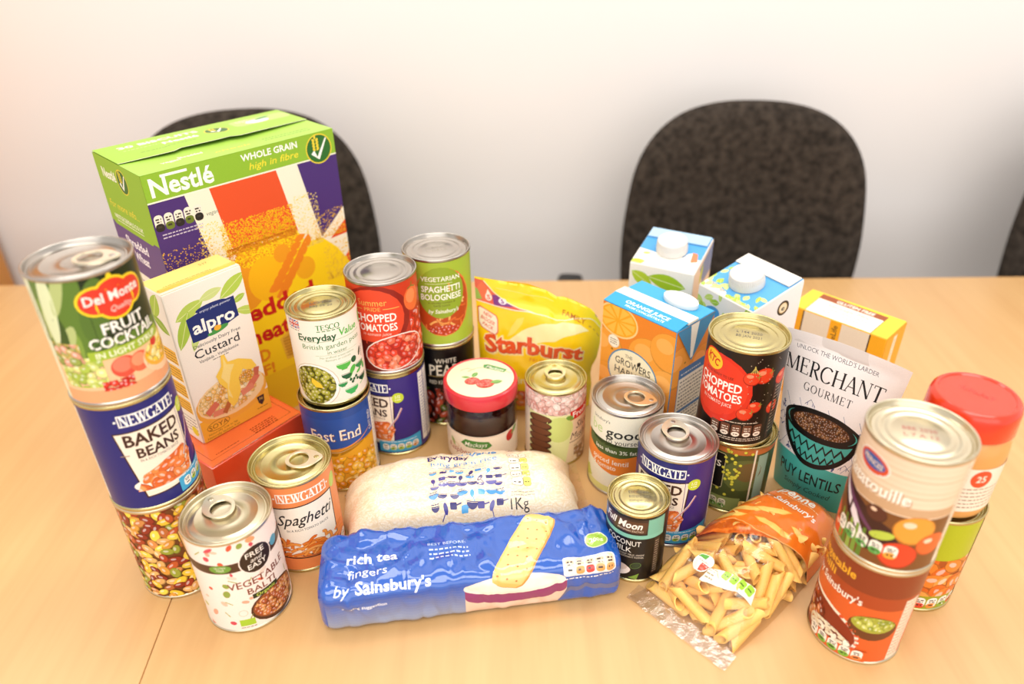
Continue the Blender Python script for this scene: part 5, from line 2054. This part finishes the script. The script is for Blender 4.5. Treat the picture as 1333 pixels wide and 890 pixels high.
a.text('by', 21, 50, 9, '#f3f6fb', w=12, shear=.3)
a.text('Sainsbury\'s', 64, 51, 10.5, '#f3f6fb', w=64, bold=.035)
a.text('Serving suggestion', 38, 31, 3.2, '#f3f6fb', w=38, bold=.02)
a.text('BEST BEFORE:', 112, 92, 3.4, '#c6d6ee', w=34)
a.lines(96, 132, 84, 3, 5, 1.8, '#c6d6ee')
a.ell(246, 75, 10.5, 9.5, '#dfe6b4', 0, 28)
a.ell(246, 75, 9.4, 8.4, '#9ac23c', 0, 28)
a.text('200g', 246, 75, 4, '#f3f6dc', w=12, bold=.02)
a.rect(211, 38, 258, 57, '#e8ebf2', 3)
pills(a, 235, 48, 5, 9, 16, ['#f3efe8', '#e8a05a', '#d8342c', '#e8a05a', '#e8a05a'], '#f3d0b0')
a.lines(212, 256, 34, 1, 3, 1.4, '#e8ebf2')
a.poly([(205, 0), (L_, 0), (L_, 18), (232, 26), (214, 22)], '#5a6490')
a.poly([(205, 0), (L_, 0), (L_, 12), (232, 20), (214, 16)], BLU)
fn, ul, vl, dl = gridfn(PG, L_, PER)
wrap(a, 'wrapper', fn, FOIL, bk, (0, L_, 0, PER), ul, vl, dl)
BLUE_FILM = mat('blue_glossy_film', '#20489c', .16, 0, .05, 40, .05, .5)
for i, nm in ((0, 0), (nu, 1)):
    bm = bmesh.new()
    ring = [bm.verts.new(PG[i, j]) for j in range(nv)]
    s_ = 1 if i else -1
    mid = [bm.verts.new((PG[i, j] - PG[i, :].mean(0)) * np.array([1, .55, .5]) + PG[i, :].mean(0) + np.array([s_ * .0012, 0, 0])) for j in range(nv)]
    for j in range(nv):
        bm.faces.new((ring[j], ring[(j + 1) % nv], mid[(j + 1) % nv], mid[j]))
    bm.faces.new(mid)
    from_bm('folded_end', bm, BLUE_FILM, bk, 50)

# --- rice: soft clear bag full of white rice
rice_m, n, l, b = nodes('rice_in_clear_film')
v1 = n.new('ShaderNodeTexVoronoi')
tcn = n.new('ShaderNodeTexCoord')
mpn = n.new('ShaderNodeMapping')
mpn.inputs['Scale'].default_value = (1, 2.2, 1)
mpn.inputs['Rotation'].default_value = (0, 0, .7)
l.new(tcn.outputs['Object'], mpn.inputs[0])
wn = noise(n, l, 60, 2)
mxv = n.new('ShaderNodeMixRGB')
mxv.blend_type = 'ADD'
mxv.inputs[0].default_value = .03
l.new(mpn.outputs[0], mxv.inputs[1])
l.new(wn.outputs['Color'], mxv.inputs[2])
l.new(mxv.outputs[0], v1.inputs['Vector'])
v1.inputs['Scale'].default_value = 300
crr = n.new('ShaderNodeValToRGB')
crr.color_ramp.elements[0].position, crr.color_ramp.elements[1].position = .0, .75
crr.color_ramp.elements[0].color = lin('#fff2de') + (1,)
crr.color_ramp.elements[1].color = lin('#f0d6ae') + (1,)
l.new(v1.outputs['Distance'], crr.inputs[0])
l.new(crr.outputs[0], b.inputs['Base Color'])
bpr = n.new('ShaderNodeBump')
bpr.invert = True
bpr.inputs['Strength'].default_value = .22
bpr.inputs['Distance'].default_value = .001
l.new(v1.outputs['Distance'], bpr.inputs['Height'])
l.new(bpr.outputs[0], b.inputs['Normal'])
b.inputs['Roughness'].default_value = .4
b.inputs['Coat Weight'].default_value = .55
b.inputs['Coat Roughness'].default_value = .12

wR, dR, hR = 250., 100., 57.
rb = thing('rice_bag', 'clear bag of long grain white rice behind the blue biscuit packet', 'bag', (-.1725, .500, T), math.radians(6.5))
nu, nv = 64, 34
S, Q = np.meshgrid(np.linspace(0, 1, nu + 1), np.linspace(0, 1, nv + 1), indexing='ij')
pr = np.clip(1 - np.abs(2 * S - 1) ** 5, 0, 1) ** .55 * np.clip(1 - np.abs(2 * Q - 1) ** 3.2, 0, 1) ** .6
f1, f2 = smoothnoise(3, 9, 5), smoothnoise(7, 26, 12)
dis = (2.2 * f1(S, Q) + .9 * f2(S, Q) + creases(S, Q, 6, 40, 2.4, .014, .03, .1, None, (.05, .95, .1, .9), .4)) * np.clip(pr * 1.6, 0, 1)
# gathered middle where the print puckers
dis += -3.5 * np.exp(-((S - .50) / .07) ** 2 - ((Q - .55) / .09) ** 2) + 2.0 * np.exp(-((S - .46) / .05) ** 2 - ((Q - .40) / .10) ** 2)
zt = 3.0 + (hR - 4) * pr + dis
xs = S * wR + 3.5 * f1(Q, S) * (1 - pr) + (17 - 9 * Q) * (1 - S) ** 2
bow = 4 * np.sin(S * PI)
PT = np.stack([xs / 1000, (Q * dR * (1 - .13 * np.exp(-S * 7)) + bow * (Q - .5)) / 1000, zt / 1000], -1)
PB_ = PT.copy()
PB_[..., 2] = .0003 + .0027 * (1 - np.clip(pr * 3, 0, 1))
sheet('rice_filled_film', PT, rice_m, rb)
sheet('underside_film', PB_, rice_m, rb)
a = Art()
a.rect(86, 2, 205, 98, '#f8ecd8') if 0 else None
NAV, SKY = '#332c70', '#4a94d0'
a.serif('TESCO', 131, 92, 5, SKY, w=24, fat=1.2)
a.text('Everyday', 117, 82, 9, NAV, w=44, bold=.045)
a.text('Value', 154, 84, 9, SKY, w=30, bold=.045, shear=.15)
a.text('long grain rice', 133, 69, 7.4, SKY, w=70)
a.line([(98, 61.6), (168, 62.6)], .5, SKY)
a.lines(110, 164, 57.6, 1, 2, 1, '#8ab4d8')


def kbowl(x, y, w, c):
    a.ell(x, y, w, w * .75, c, 0, 14, a0=180, a1=360)
    a.line([(x - w, y + .7), (x + w, y + .7)], .5, c)


r = random.Random(12)
for i in range(8):
    for j in range(5):
        x, y = 99 + i * 9.6 + r.uniform(-2, 2), 50 - j * 10 + r.uniform(-2, 2)
        c = r.choice([NAV, SKY, '#5aa8dc', '#4a4490', '#6a68a8'])
        q = r.random()
        if q < .5:
            kbowl(x, y + 2, r.uniform(4, 6), c)
            if q < .2:
                a.lines(x - 4, x + 4, y + 4, 2, 1.8, .7, NAV)
        elif q < .7:
            a.ell(x, y, 2.2, 4, c, r.uniform(-50, 50), 12)
            a.line([(x, y - 2), (x + r.uniform(-5, 5), y - 7)], .8, c)
        else:
            a.rect(x - 4, y - 2, x + 3, y + 3, c, 1)
            a.line([(x + 3, y + 1), (x + 8, y + 2)], 1, c)
a.ring(188, 93, 8, 4.4, .6, '#4a4440')
a.text('FREE', 188, 93, 4, '#4a4440', w=10, bold=.01)
for k in range(5):
    y = 75 - k * 11
    a.rect(179, y - 5, 191, y + 5, '#6a6258', 3)
    a.rect(179.4, y - 4.6, 190.6, y + 4.6, '#f6ead6', 2.8)
    a.rect(191, y - 5, 199, y + 5, '#8a8448', 2.4)
    a.rect(191.4, y - 4.6, 198.6, y + 4.6, ['#f6ead6', '#e4dc6a', '#e4dc6a', '#e4dc6a', '#e4dc6a'][k], 2.2)
    a.lines(181, 189, y - 2, 1, 1, 1.6, '#4a4440')
    a.lines(192.6, 197.4, y - 1, 1, 1, 1.1, '#6a6430')
a.lines(177, 201, 19, 2, 3, .9, '#a8a090')
a.text('1Kg', 185, 10, 8, '#3a3430', w=18)
a.it = [(np.column_stack([v[:, 0], 4 + v[:, 1] * .80]), f, c, k) for v, f, c, k in a.it]
fn, ul, vl, dl = gridfn(PT, wR, dR)
_off = lambda u, v: (lambda pn: (pn[0] + pn[1] * .00015, pn[1]))(fn(u, v))
wrap(a, 'print', _off, print_mat('printed_on_film', .25, .5), rb, (0, wR, 2, dR - 2), ul, vl, dl)
SEAL = film_mat('clear_seal', (.95, .88, .82), .22, .12)
nn_ = 20
PS = np.zeros((4, nn_ + 1, 3))
for i in range(4):
    for j in range(nn_ + 1):
        t = j / nn_
        PS[i, j] = ((wR - 2 + i * 3.6) / 1000, (8 + t * (dR - 14)) / 1000, (4 + i * 2.4 + 2.0 * math.sin(j * 1.9 + i)) / 1000)
sheet('end_seal', PS, SEAL, rb)

# --- lentil pouch
wP, hP = 118., 188.
po = thing('lentil_pouch', 'white and teal stand-up pouch of ready-cooked lentils with a drawn bowl', 'pouch', (.290 + .0283, .603 - .0283, T), math.radians(-45))
nu, nv = 30, 44
S, Q = np.meshgrid(np.linspace(0, 1, nu + 1), np.linspace(0, 1, nv + 1), indexing='ij')
hw = 41 + 17 * Q
f1 = smoothnoise(21, 5, 6)
th = 21 * np.clip(1 - np.abs(2 * S - 1) ** 2.6, 0, 1) ** .8 * np.clip(1 - Q ** 1.5 * 1.12, 0, 1) ** .8 * (.55 + .45 * np.clip(Q * 5, 0, 1)) + 1.3 * f1(S, Q) * np.clip(1 - np.abs(2 * S - 1) ** 4, 0, 1)
sag = 3.5 * np.abs(2 * S - 1) ** 2 * Q ** 6
PF = np.stack([((2 * S - 1) * hw) / 1000, (-th - .25 - 4 * Q ** 2) / 1000, (Q * hP - sag + .3) / 1000], -1)
PK = PF.copy()
PK[..., 1] = (th * .9 + .25 - 4 * Q ** 2) / 1000
a = Art()
NVY, TEA = '#2c3c74', '#4cb8ae'
a.rect(0, 0, wP, hP, '#fcf8f7')
r = random.Random(4)
for i in range(8):                                     # blue toile pattern behind the bowl
    for j in range(5):
        x, y = 6 + i * 15 + r.uniform(-3, 3), 60 + j * 15 + r.uniform(-3, 3)
        if y > 118:
            continue
        q = r.random()
        if q < .45:
            for k in range(6):
                leaf(a, x + r.uniform(-4, 4), y + r.uniform(-4, 4), r.uniform(3, 6), r.uniform(1.4, 2.4), r.uniform(0, 180), r.choice([NVY, '#4a5a94', '#7c88b0']), None)
        elif q < .7:
            a.line([(x - 6, y - 3), (x, y + 4), (x + 6, y - 2)], .6, NVY)
            a.line([(x - 3, y - 3), (x - 3, y + 1)], .6, '#5a6aa0')
            a.line([(x + 3, y - 3), (x + 3, y + 1)], .6, '#5a6aa0')
        else:
            a.line([(x - 6, y + 2), (x - 2, y + 4), (x, y), (x + 4, y + 5)], [.6, 1.6, 2, .5], '#4a5a94')
for k in range(7):
    x = 8 + k * 17
    a.line([(x, 56), (x + 9, 70), (x, 86), (x + 9, 102), (x, 118)], .5, '#8c96b8')
a.rect(0, 0, wP, 55, TEA)
a.line([(0, 55), (wP, 55)], .8, '#e8f0ec')
bx, by = 55, 80
for rx_, ry_, c_ in ((46, 46, '#0f0f12'), (40.5, 40.5, TEA)):
    a.ell(bx + 1, by + 16, rx_, ry_, c_, -4, 40, a0=180, a1=360)
a.ell(bx + 1, by + 17, 46, 17, '#0f0f12', 0, 36)
a.ell(bx + 1, by + 17, 41.5, 13.8, TEA, 0, 36)
a.ell(bx + 1, by + 17, 40, 15, '#0f0f12', 0, 32)
a.ell(bx + 1, by + 17.6, 34, 11.6, '#4a2a18', 0, 32)
a.pile(EP(bx + 1, by + 17.6, 33, 11), 2.4, 1.5, ['#6e4326', '#84522e', '#543018', '#9a6a3c'], 6, edge=.5)
for yy, amp in ((by - 2, 4), (by - 14, 3.4)):
    hwid = 36 if amp == 4 else 29
    a.line([(bx - hwid + k * hwid / 7, yy + (amp if k % 2 else -amp) - 5 * math.sin(PI * k / 14)) for k in range(15)], 3.2, '#0f0f12')
a.text('UNLOCK THE WORLD\'S LARDER', 52, 171, 4.4, '#6a6a74', w=82)
a.serif('MERCHANT', 53, 152, 16.5, '#16161c', w=102, fat=.95)
a.serif('GOURMET', 53, 132.6, 8.4, '#26262e', w=53, fat=.95, sp=.12)
a.text('PUY LENTILS', 57, 36, 13.5, '#101216', w=84, bold=.02)
a.text('Simply Cooked', 57, 19, 7, '#101216', w=66, shear=.25)
fn, ul, vl, dl = gridfn(PF, wP, hP)
wrap(a, 'front_panel', fn, POUCHM, po, (0, wP, 0, hP), ul, vl, dl)
sheet('back_panel', PK, mat('white_pouch_film', '#ece8e6', .35, 0, .02), po)

# --- sweets: yellow stand-up bag
wS, hS = 150., 182.
sb = thing('sweet_bag', 'torn-open looking yellow family bag of fruit chews behind the jam jar', 'bag', (.0365, .7415, T), math.radians(-2))
nu, nv = 36, 44
S, Q = np.meshgrid(np.linspace(0, 1, nu + 1), np.linspace(0, 1, nv + 1), indexing='ij')
f1, f2 = smoothnoise(31, 5, 5), smoothnoise(33, 14, 12)
topz = np.interp(S, [0, .19, .41, .56, .64, .70, .79, .93, 1.], [180, 175, 170, 162, 153.5, 153, 147, 135, 117])
right = np.interp(Q, [0, .25, .4, .5, .62, .8, 1], [66, 68, 66, 67, 72, 75, 75])
left = np.interp(Q, [0, .3, .6, 1], [66, 67, 69, 70])
X = -left + (left + right) * S
th = 20 * np.clip(1 - np.abs(2 * S - 1) ** 2.4, 0, 1) ** .7 * np.clip(1 - np.clip(Q / .86, 0, 1) ** 3, 0, 1) ** .8 * (.5 + .5 * np.clip(Q * 5, 0, 1))
th = th + (1.8 * f1(S, Q) + .8 * f2(S, Q) + creases(S, Q, 8, 22, 1.3, .014, .04, .12, None, (.05, .95, .3, 1.0))) * np.clip(1 - np.abs(2 * S - 1) ** 6, 0, 1)
Z = np.maximum(Q * topz, 0) + .3
PF = np.stack([X / 1000, (-np.maximum(th, .2) - 3 * np.sin(Q * 7 + S * 3)) / 1000 + .003, Z / 1000], -1)
PK = PF.copy()
PK[..., 1] = (np.maximum(th, .2) * .8 + .2 - 3 * np.sin(Q * 7 + S * 3)) / 1000 + .003


def sc(x, z):
    """bag print position from width position x and height z (both mm)"""
    s = (x + 34) / 146
    tz = float(np.interp(s, [0, .19, .41, .56, .64, .70, .79, .93, 1.], [180, 175, 170, 162, 153.5, 153, 147, 135, 117]))
    return s * wS, min(1, z / tz) * hS


a = Art()
Y1, Y2 = '#ffcf14', '#ffe024'
a.rect(0, 0, wS, hS, Y1)
a.poly([sc(-34, 149), sc(-14, 143), sc(11, 138), sc(36, 134), sc(69, 125), sc(112, 111), (wS, hS), (wS * .7, hS), (wS * .4, hS), (0, hS)], Y2)
a.poly([sc(-34, 178), sc(-24, 175), sc(-13, 160), sc(0, 148), sc(17, 140), sc(36, 134), sc(11, 137), sc(-14, 142), sc(-34, 148)], '#e0563c')
a.poly([sc(-34, 166), sc(-30, 163), sc(-24, 150), sc(-34, 150)], '#8fae3a')
a.poly([sc(-15, 156), sc(-9, 156), sc(2, 147), sc(10, 141.6), sc(-13, 143)], '#7a2a80')
a.poly([sc(-26, 174), sc(-15, 160), sc(-16, 146), sc(-26, 148), sc(-32, 166)], '#e8663c')
x, z = sc(-19, 153)
a.ell(x, z, 4, 5, '#f8e6d8')
a.poly([(x - 3.4, z + 2), (x + 3.4, z + 2), (x - .6, z + 11)], '#f8e6d8')
a.text('S', x, z, 6, '#e0563c', w=4.6, bold=.05)
x, z = sc(-3, 148)
a.ell(x, z, 4.8, 3.8, '#f3e3ee')
a.text('S', x, z, 4.8, '#7a2a80', w=4.4, bold=.05)
a.line([sc(-34, 149), sc(-14, 143), sc(11, 138), sc(36, 134), sc(69, 125), sc(112, 111)], 1.1, '#fbf3d0')
a.line([sc(-24, 175), sc(-13, 160), sc(0, 148), sc(17, 140), sc(36, 134)], 1.1, '#fbf3d0')
a.line([sc(-10, 166), sc(25, 158), sc(56, 148)], .7, '#fbe98a')
# sweeping cream band and letters
a.poly([sc(2, 98), sc(20, 113), sc(42, 122), sc(66, 123), sc(88, 118), sc(98, 110), sc(60, 100), sc(20, 92)], '#fbe9a8')
a.poly([sc(8, 118), sc(14, 128), sc(22, 130), sc(20, 122), sc(10, 108), sc(2, 104)], '#f9d75a')
for dx, dz, c, bo in ((.8, -1, '#fbe08a', .09), (0, 0, '#fbe9b4', .075), (.3, -.4, '#b8321c', .045), (0, 0, '#e2582a', .03)):
    x, z = sc(35, 88)
    a.text('Starburst', x + dx, z + dz + 6, 21, c, w=124 + bo * 40, bold=bo, rot=4.5, raw=True)
x, z = sc(-21, 123)
a.poly([(x - 12, z + 16), (x - 9, z + 18), (x + 11, z + 9), (x + 13, z + 4), (x + 13, z - 13), (x + 9, z - 18), (x - 8, z - 10), (x - 12, z - 4)], '#dc5a3a')
a.poly([(x - 10.6, z + 15), (x - 8.6, z + 16.4), (x + 10, z + 8), (x + 11.6, z + 3.6), (x + 11.6, z - 12.4), (x + 8.6, z - 16.4), (x - 7.4, z - 9), (x - 10.6, z - 3.6)], '#f6e4c8')
for k, s_ in enumerate(('NEW', 'BIGGER', 'PACK')):
    a.text(s_, x + .4, z + 7.4 - k * 7, 4.6, '#d8442c', w=[11, 18, 14][k], bold=.02, rot=-22)
x, z = sc(80, 128)
a.text('FAMILY', x, z, 8, '#c46c18', w=28, bold=.02, rot=-6)
a.lines(x + 18, x + 32, z - 6, 1, 2, 2.6, '#d8a02a')
x, z = sc(106, 128)
a.ell(x, z, 1.4, 2.2, '#7a3a80')
x, z = sc(74, 74)
a.text('FRUIT CHEWS', x - 18, z - 6, 5, '#e08a24', w=52, bold=.02)
a.text('Original', sc(10, 50)[0], sc(10, 50)[1], 9, '#f6e6b0', w=50, bold=.02)
a.pile([sc(-20, 8), sc(90, 8), sc(90, 34), sc(-20, 34)], 9, 7, ['#e8663c', '#d8342c', '#8fae3a', '#f08a3c'], 5)
fn, ul, vl, dl = gridfn(PF, wS, hS)
wrap(a, 'front_panel', fn, print_mat('printed_yellow_film', .2, .4), sb, (0, wS, 0, hS), ul, vl, dl)
sheet('back_panel', PK, mat('yellow_bag_film', '#f2c01c', .3, 0, .04), sb)

# --- penne: clear bag with orange printed end, and the pasta inside
ang = math.radians(-48.1)
pn = thing('pasta_bag', 'clear bag of dry penne with orange printed end, lying beside the ratatouille stack', 'bag', (.106, .450, T), ang)
wN, hN = 108., 210.
nu, nv = 40, 70
S, Q = np.meshgrid(np.linspace(0, 1, nu + 1), np.linspace(0, 1, nv + 1), indexing='ij')
lft = np.interp(Q, [0, .08, .3, .5, .75, .9, 1], [2, 6, 6, 8, 16, 24, 27])
rgt = np.interp(Q, [0, .08, .3, .5, .75, .9, 1], [103, 101, 105, 106, 104, 98, 94])
f1, f2 = smoothnoise(41, 6, 10), smoothnoise(43, 16, 26)
shape = np.clip(1 - np.abs(2 * S - 1) ** 3.4, 0, 1) ** .55
body = np.interp(Q, [0, .07, .11, .2, .5, .75, .92, 1], [0, .02, .42, .86, 1, .94, .72, .42])
HT = 50.
dis = (1.6 * f1(S, Q) + .9 * f2(S, Q) + creases(S, Q, 18, 30, 1.5, .014, .04, .14, None, (.05, .95, .1, .7))) * shape * np.clip(body * 1.5, 0, 1)
ZT = 1.2 + HT * shape * body + dis + 1.5 * np.abs(np.sin(S * 22)) * (Q < .075)
YV = Q * hN
XV = lft + (rgt - lft) * S
PT = np.stack([XV / 1000, YV / 1000, ZT / 1000], -1)
PU = PT.copy()
PU[..., 2] = .0004 + 0 * PT[..., 2]
CLEAR = film_mat('clear_pasta_film', (.99, .985, .975), .09, .05)


def sub(P, q0, q1):
    j0, j1 = int(round(q0 * nv)), int(round(q1 * nv))
    return P[:, j0:j1 + 1]


sheet('clear_film', sub(PT, 0, .60), CLEAR, pn)
a = Art()
OR = '#ef7a22'
edge = [(0, 68), (14, 96), (30, 108), (54, 107), (78, 112), (94, 122), (wN, 130)]
a.poly(edge + [(wN, hN), (0, hN)], OR)
a.line(edge, 1.2, '#f6a860')
a.text('penne', 50, 189, 13, '#fdf6ea', w=50, bold=.045)
a.lines(20, 84, 179, 1, 2, 1.4, '#f8c898')
a.text('by', 24, 167, 8, '#fdf6ea', w=11, shear=.3)
a.text('Sainsbury\'s', 60, 167, 9, '#fdf6ea', w=54, bold=.035)
for x, y, r_, l_ in ((24, 130, 22, 40), (20, 112, 26, 34), (48, 144, 24, 38), (62, 124, -4, 44), (84, 136, -18, 20), (14, 148, 40, 26)):
    k, s_ = math.cos(math.radians(r_)), math.sin(math.radians(r_))
    for sc_, c in ((1, '#f3b24c'), (.86, '#f9cf6e')):
        a.poly([(x + dx * k * sc_ - dy * s_ * sc_, y + dx * s_ * sc_ + dy * k * sc_) for dx, dy in ((-l_ / 2, -1), (-l_ / 2 + 9, -4.6), (l_ / 2 - 8, -4), (l_ / 2, 2), (l_ / 2 - 7, 4.2), (-l_ / 2 + 8, 4))], c)
fn, ul, vl, dl = gridfn(PT, wN, hN)
_offn = lambda u, v: (lambda q: (q[0] + q[1] * .00012, q[1]))(fn(u, v))
wrap(a, 'printed_film', _offn, print_mat('printed_orange_film', .22, .4), pn, (0, wN, 60, hN), ul, vl, dl)
a = Art()
a.ell(42, 47, 9.4, 9.4, '#f4efe4', 0, 28)
a.poly(clip_poly(EP(42, 47, 8.8, 8.8, 28), R4(30, 50, 42, 60)), '#5aa848')
a.poly(clip_poly(EP(42, 47, 8.8, 8.8, 28), R4(42, 30, 60, 45)), '#d8452c')
a.text('ITALIAN', 42, 47, 2, '#6a5a44', w=11)
a.poly([(48, 34), (52, 45), (62, 50), (92, 58), (97, 46), (66, 37)], '#f4ecd8')
a.lines(51, 59, 45, 4, 2.4, .9, '#a89a7c')
for k in range(4):
    x, y = 67 + k * 7.4, 47 + k * 1.6
    a.rect(x - 3.4, y - 4, x + 3.4, y + 5, '#9ac83c', 2)
    a.lines(x - 2, x + 2, y, 1, 1, 1.2, '#4a6a1c')
wrap(a, 'sticker_print', _offn, print_mat('printed_on_film', .25, .5), pn, (0, wN, 0, 70), ul, vl, dl)
sheet('underside_film', PU, CLEAR, pn)
SB = film_mat('pinkish_clear_seal', (.985, .93, .88), .22, .15)
PSn = np.zeros((nu + 1, 5, 3))
for i in range(nu + 1):
    for j in range(5):
        s = i / nu
        PSn[i, j] = ((1 + 103 * s) / 1000, (-2 + j * 4.4) / 1000, (1.4 + 1.2 * abs(math.sin(s * 17 + j)) + j * .5) / 1000)
sheet('end_seal', PSn, SB, pn)

# the pasta itself: each tube on its own
bm = bmesh.new()
n12 = 14
LP, RO, RI = 19.5, 4.9, 3.7
rings = []
for (rad, end) in ((RI, -1), (RO, -1), (RO, 1), (RI, 1)):
    ring = []
    for k in range(n12):
        an = 2 * PI * k / n12
        r_ = rad + (.18 if k % 2 and rad == RO else 0)
        ring.append(bm.verts.new((((LP * end) + r_ * math.cos(an) * .95) / 1000, r_ * math.cos(an) / 1000, r_ * math.sin(an) / 1000)))
    rings.append(ring)
for p, q in zip(rings, rings[1:] + rings[:1]):
    for k in range(n12):
        bm.faces.new((p[k], p[(k + 1) % n12], q[(k + 1) % n12], q[k]))
bmesh.ops.recalc_face_normals(bm, faces=bm.faces)
penne_me = bpy.data.meshes.new('penne')
bm.to_mesh(penne_me)
bm.free()
penne_me.shade_smooth()
penne_me.set_sharp_from_angle(angle=math.radians(50))
PASTA = mat('dry_durum_pasta', '#f6c66c', .45, 0, .06, 60, 0)
PASTA.node_tree.nodes['Principled BSDF'].inputs['Subsurface Weight'].default_value = .25
PASTA.node_tree.nodes['Principled BSDF'].inputs['Subsurface Radius'].default_value = (.006, .003, .001)
penne_me.materials.append(PASTA)
rng = np.random.RandomState(11)
fz = lambda x, y: np.array([np.interp(yy / hN, np.linspace(0, 1, nv + 1), np.array([np.interp(xx, XV[:, j], ZT[:, j] - dis[:, j]) for j in range(nv + 1)])) for xx, yy in zip(x, y)])
_tab = np.zeros((60, 110))
for iy in range(110):
    j = min(nv, int(round(iy / 109 * nv)))
    for ix in range(60):
        _tab[ix, iy] = np.interp(ix / 59 * wN, XV[:, j], ZT[:, j] - np.minimum(dis[:, j], 0) * -1, left=0, right=0)


def ztop(x, y):
    ix = np.clip((x / wN * 59), 0, 59).astype(int)
    iy = np.clip((y / hN * 109), 0, 109).astype(int)
    return _tab[ix, iy]


NP = 112
C = np.column_stack([rng.uniform(18, 92, NP), rng.uniform(26, 165, NP), rng.uniform(8, 44, NP)])
A1 = rng.uniform(0, PI, NP)
A2 = rng.uniform(-.3, .3, NP)
offs = np.array([-16, -8, 0, 8, 16.])
MIND = 10.4
for it in range(420):
    D = np.column_stack([np.cos(A1) * np.cos(A2), np.sin(A1) * np.cos(A2), np.sin(A2)])
    X = C[:, None, :] + offs[None, :, None] * D[:, None, :]
    Fm = np.zeros_like(X)
    flat = X.reshape(-1, 3)
    own = np.repeat(np.arange(NP), 5)
    d = flat[:, None] - flat[None]
    dist = np.linalg.norm(d, axis=2) + 1e-6
    m = (dist < MIND) & (own[:, None] != own[None])
    push = np.where(m[..., None], d / dist[..., None] * (MIND - dist)[..., None] * .32, 0).sum(1)
    # keep inside the bag
    z = flat[:, 2]
    top_ = ztop(flat[:, 0], flat[:, 1]) - 6.2
    pz = np.where(z > top_, (np.maximum(top_, 5.2) - z) * .6, 0) + np.where(z < 5.6, (5.6 - z) * .7, 0)
    push[:, 2] += pz
    lo = np.interp(flat[:, 1] / hN, np.linspace(0, 1, nv + 1), lft[0]) + 7.5
    hi = np.interp(flat[:, 1] / hN, np.linspace(0, 1, nv + 1), rgt[0]) - 7.5
    push[:, 0] += np.where(flat[:, 0] < lo, (lo - flat[:, 0]) * .5, 0) - np.where(flat[:, 0] > hi, (flat[:, 0] - hi) * .5, 0)
    push[:, 1] += np.where(flat[:, 1] < 23, (23 - flat[:, 1]) * .5, 0) - np.where(flat[:, 1] > 166, (flat[:, 1] - 166) * .5, 0)
    push = push.reshape(NP, 5, 3)
    C += push.mean(1) * .8
    C[:, 2] += .12 * (it < 300)
    tq = (np.cross(offs[None, :, None] * D[:, None, :], push)).mean(1) / 130.
    nd = D + np.cross(tq, D)
    nd /= np.linalg.norm(nd, axis=1, keepdims=True)
    A1 = np.arctan2(nd[:, 1], nd[:, 0])
    A2 = np.clip(np.arcsin(np.clip(nd[:, 2], -1, 1)), -.7, .7)
Mb = Matrix.Translation((.106, .450, T)) @ Matrix.Rotation(ang, 4, 'Z')
for i in range(NP):
    o = bpy.data.objects.new('penne', penne_me)
    COL.objects.link(o)
    tag(o, 'dry ridged penne tube inside the clear pasta bag', 'pasta', 'penne in the clear bag')
    o.matrix_world = Mb @ Matrix.Translation(C[i] / 1000) @ Matrix.Rotation(A1[i], 4, 'Z') @ Matrix.Rotation(-A2[i], 4, 'Y') @ Matrix.Rotation(rng.uniform(0, 2 * PI), 4, 'X')
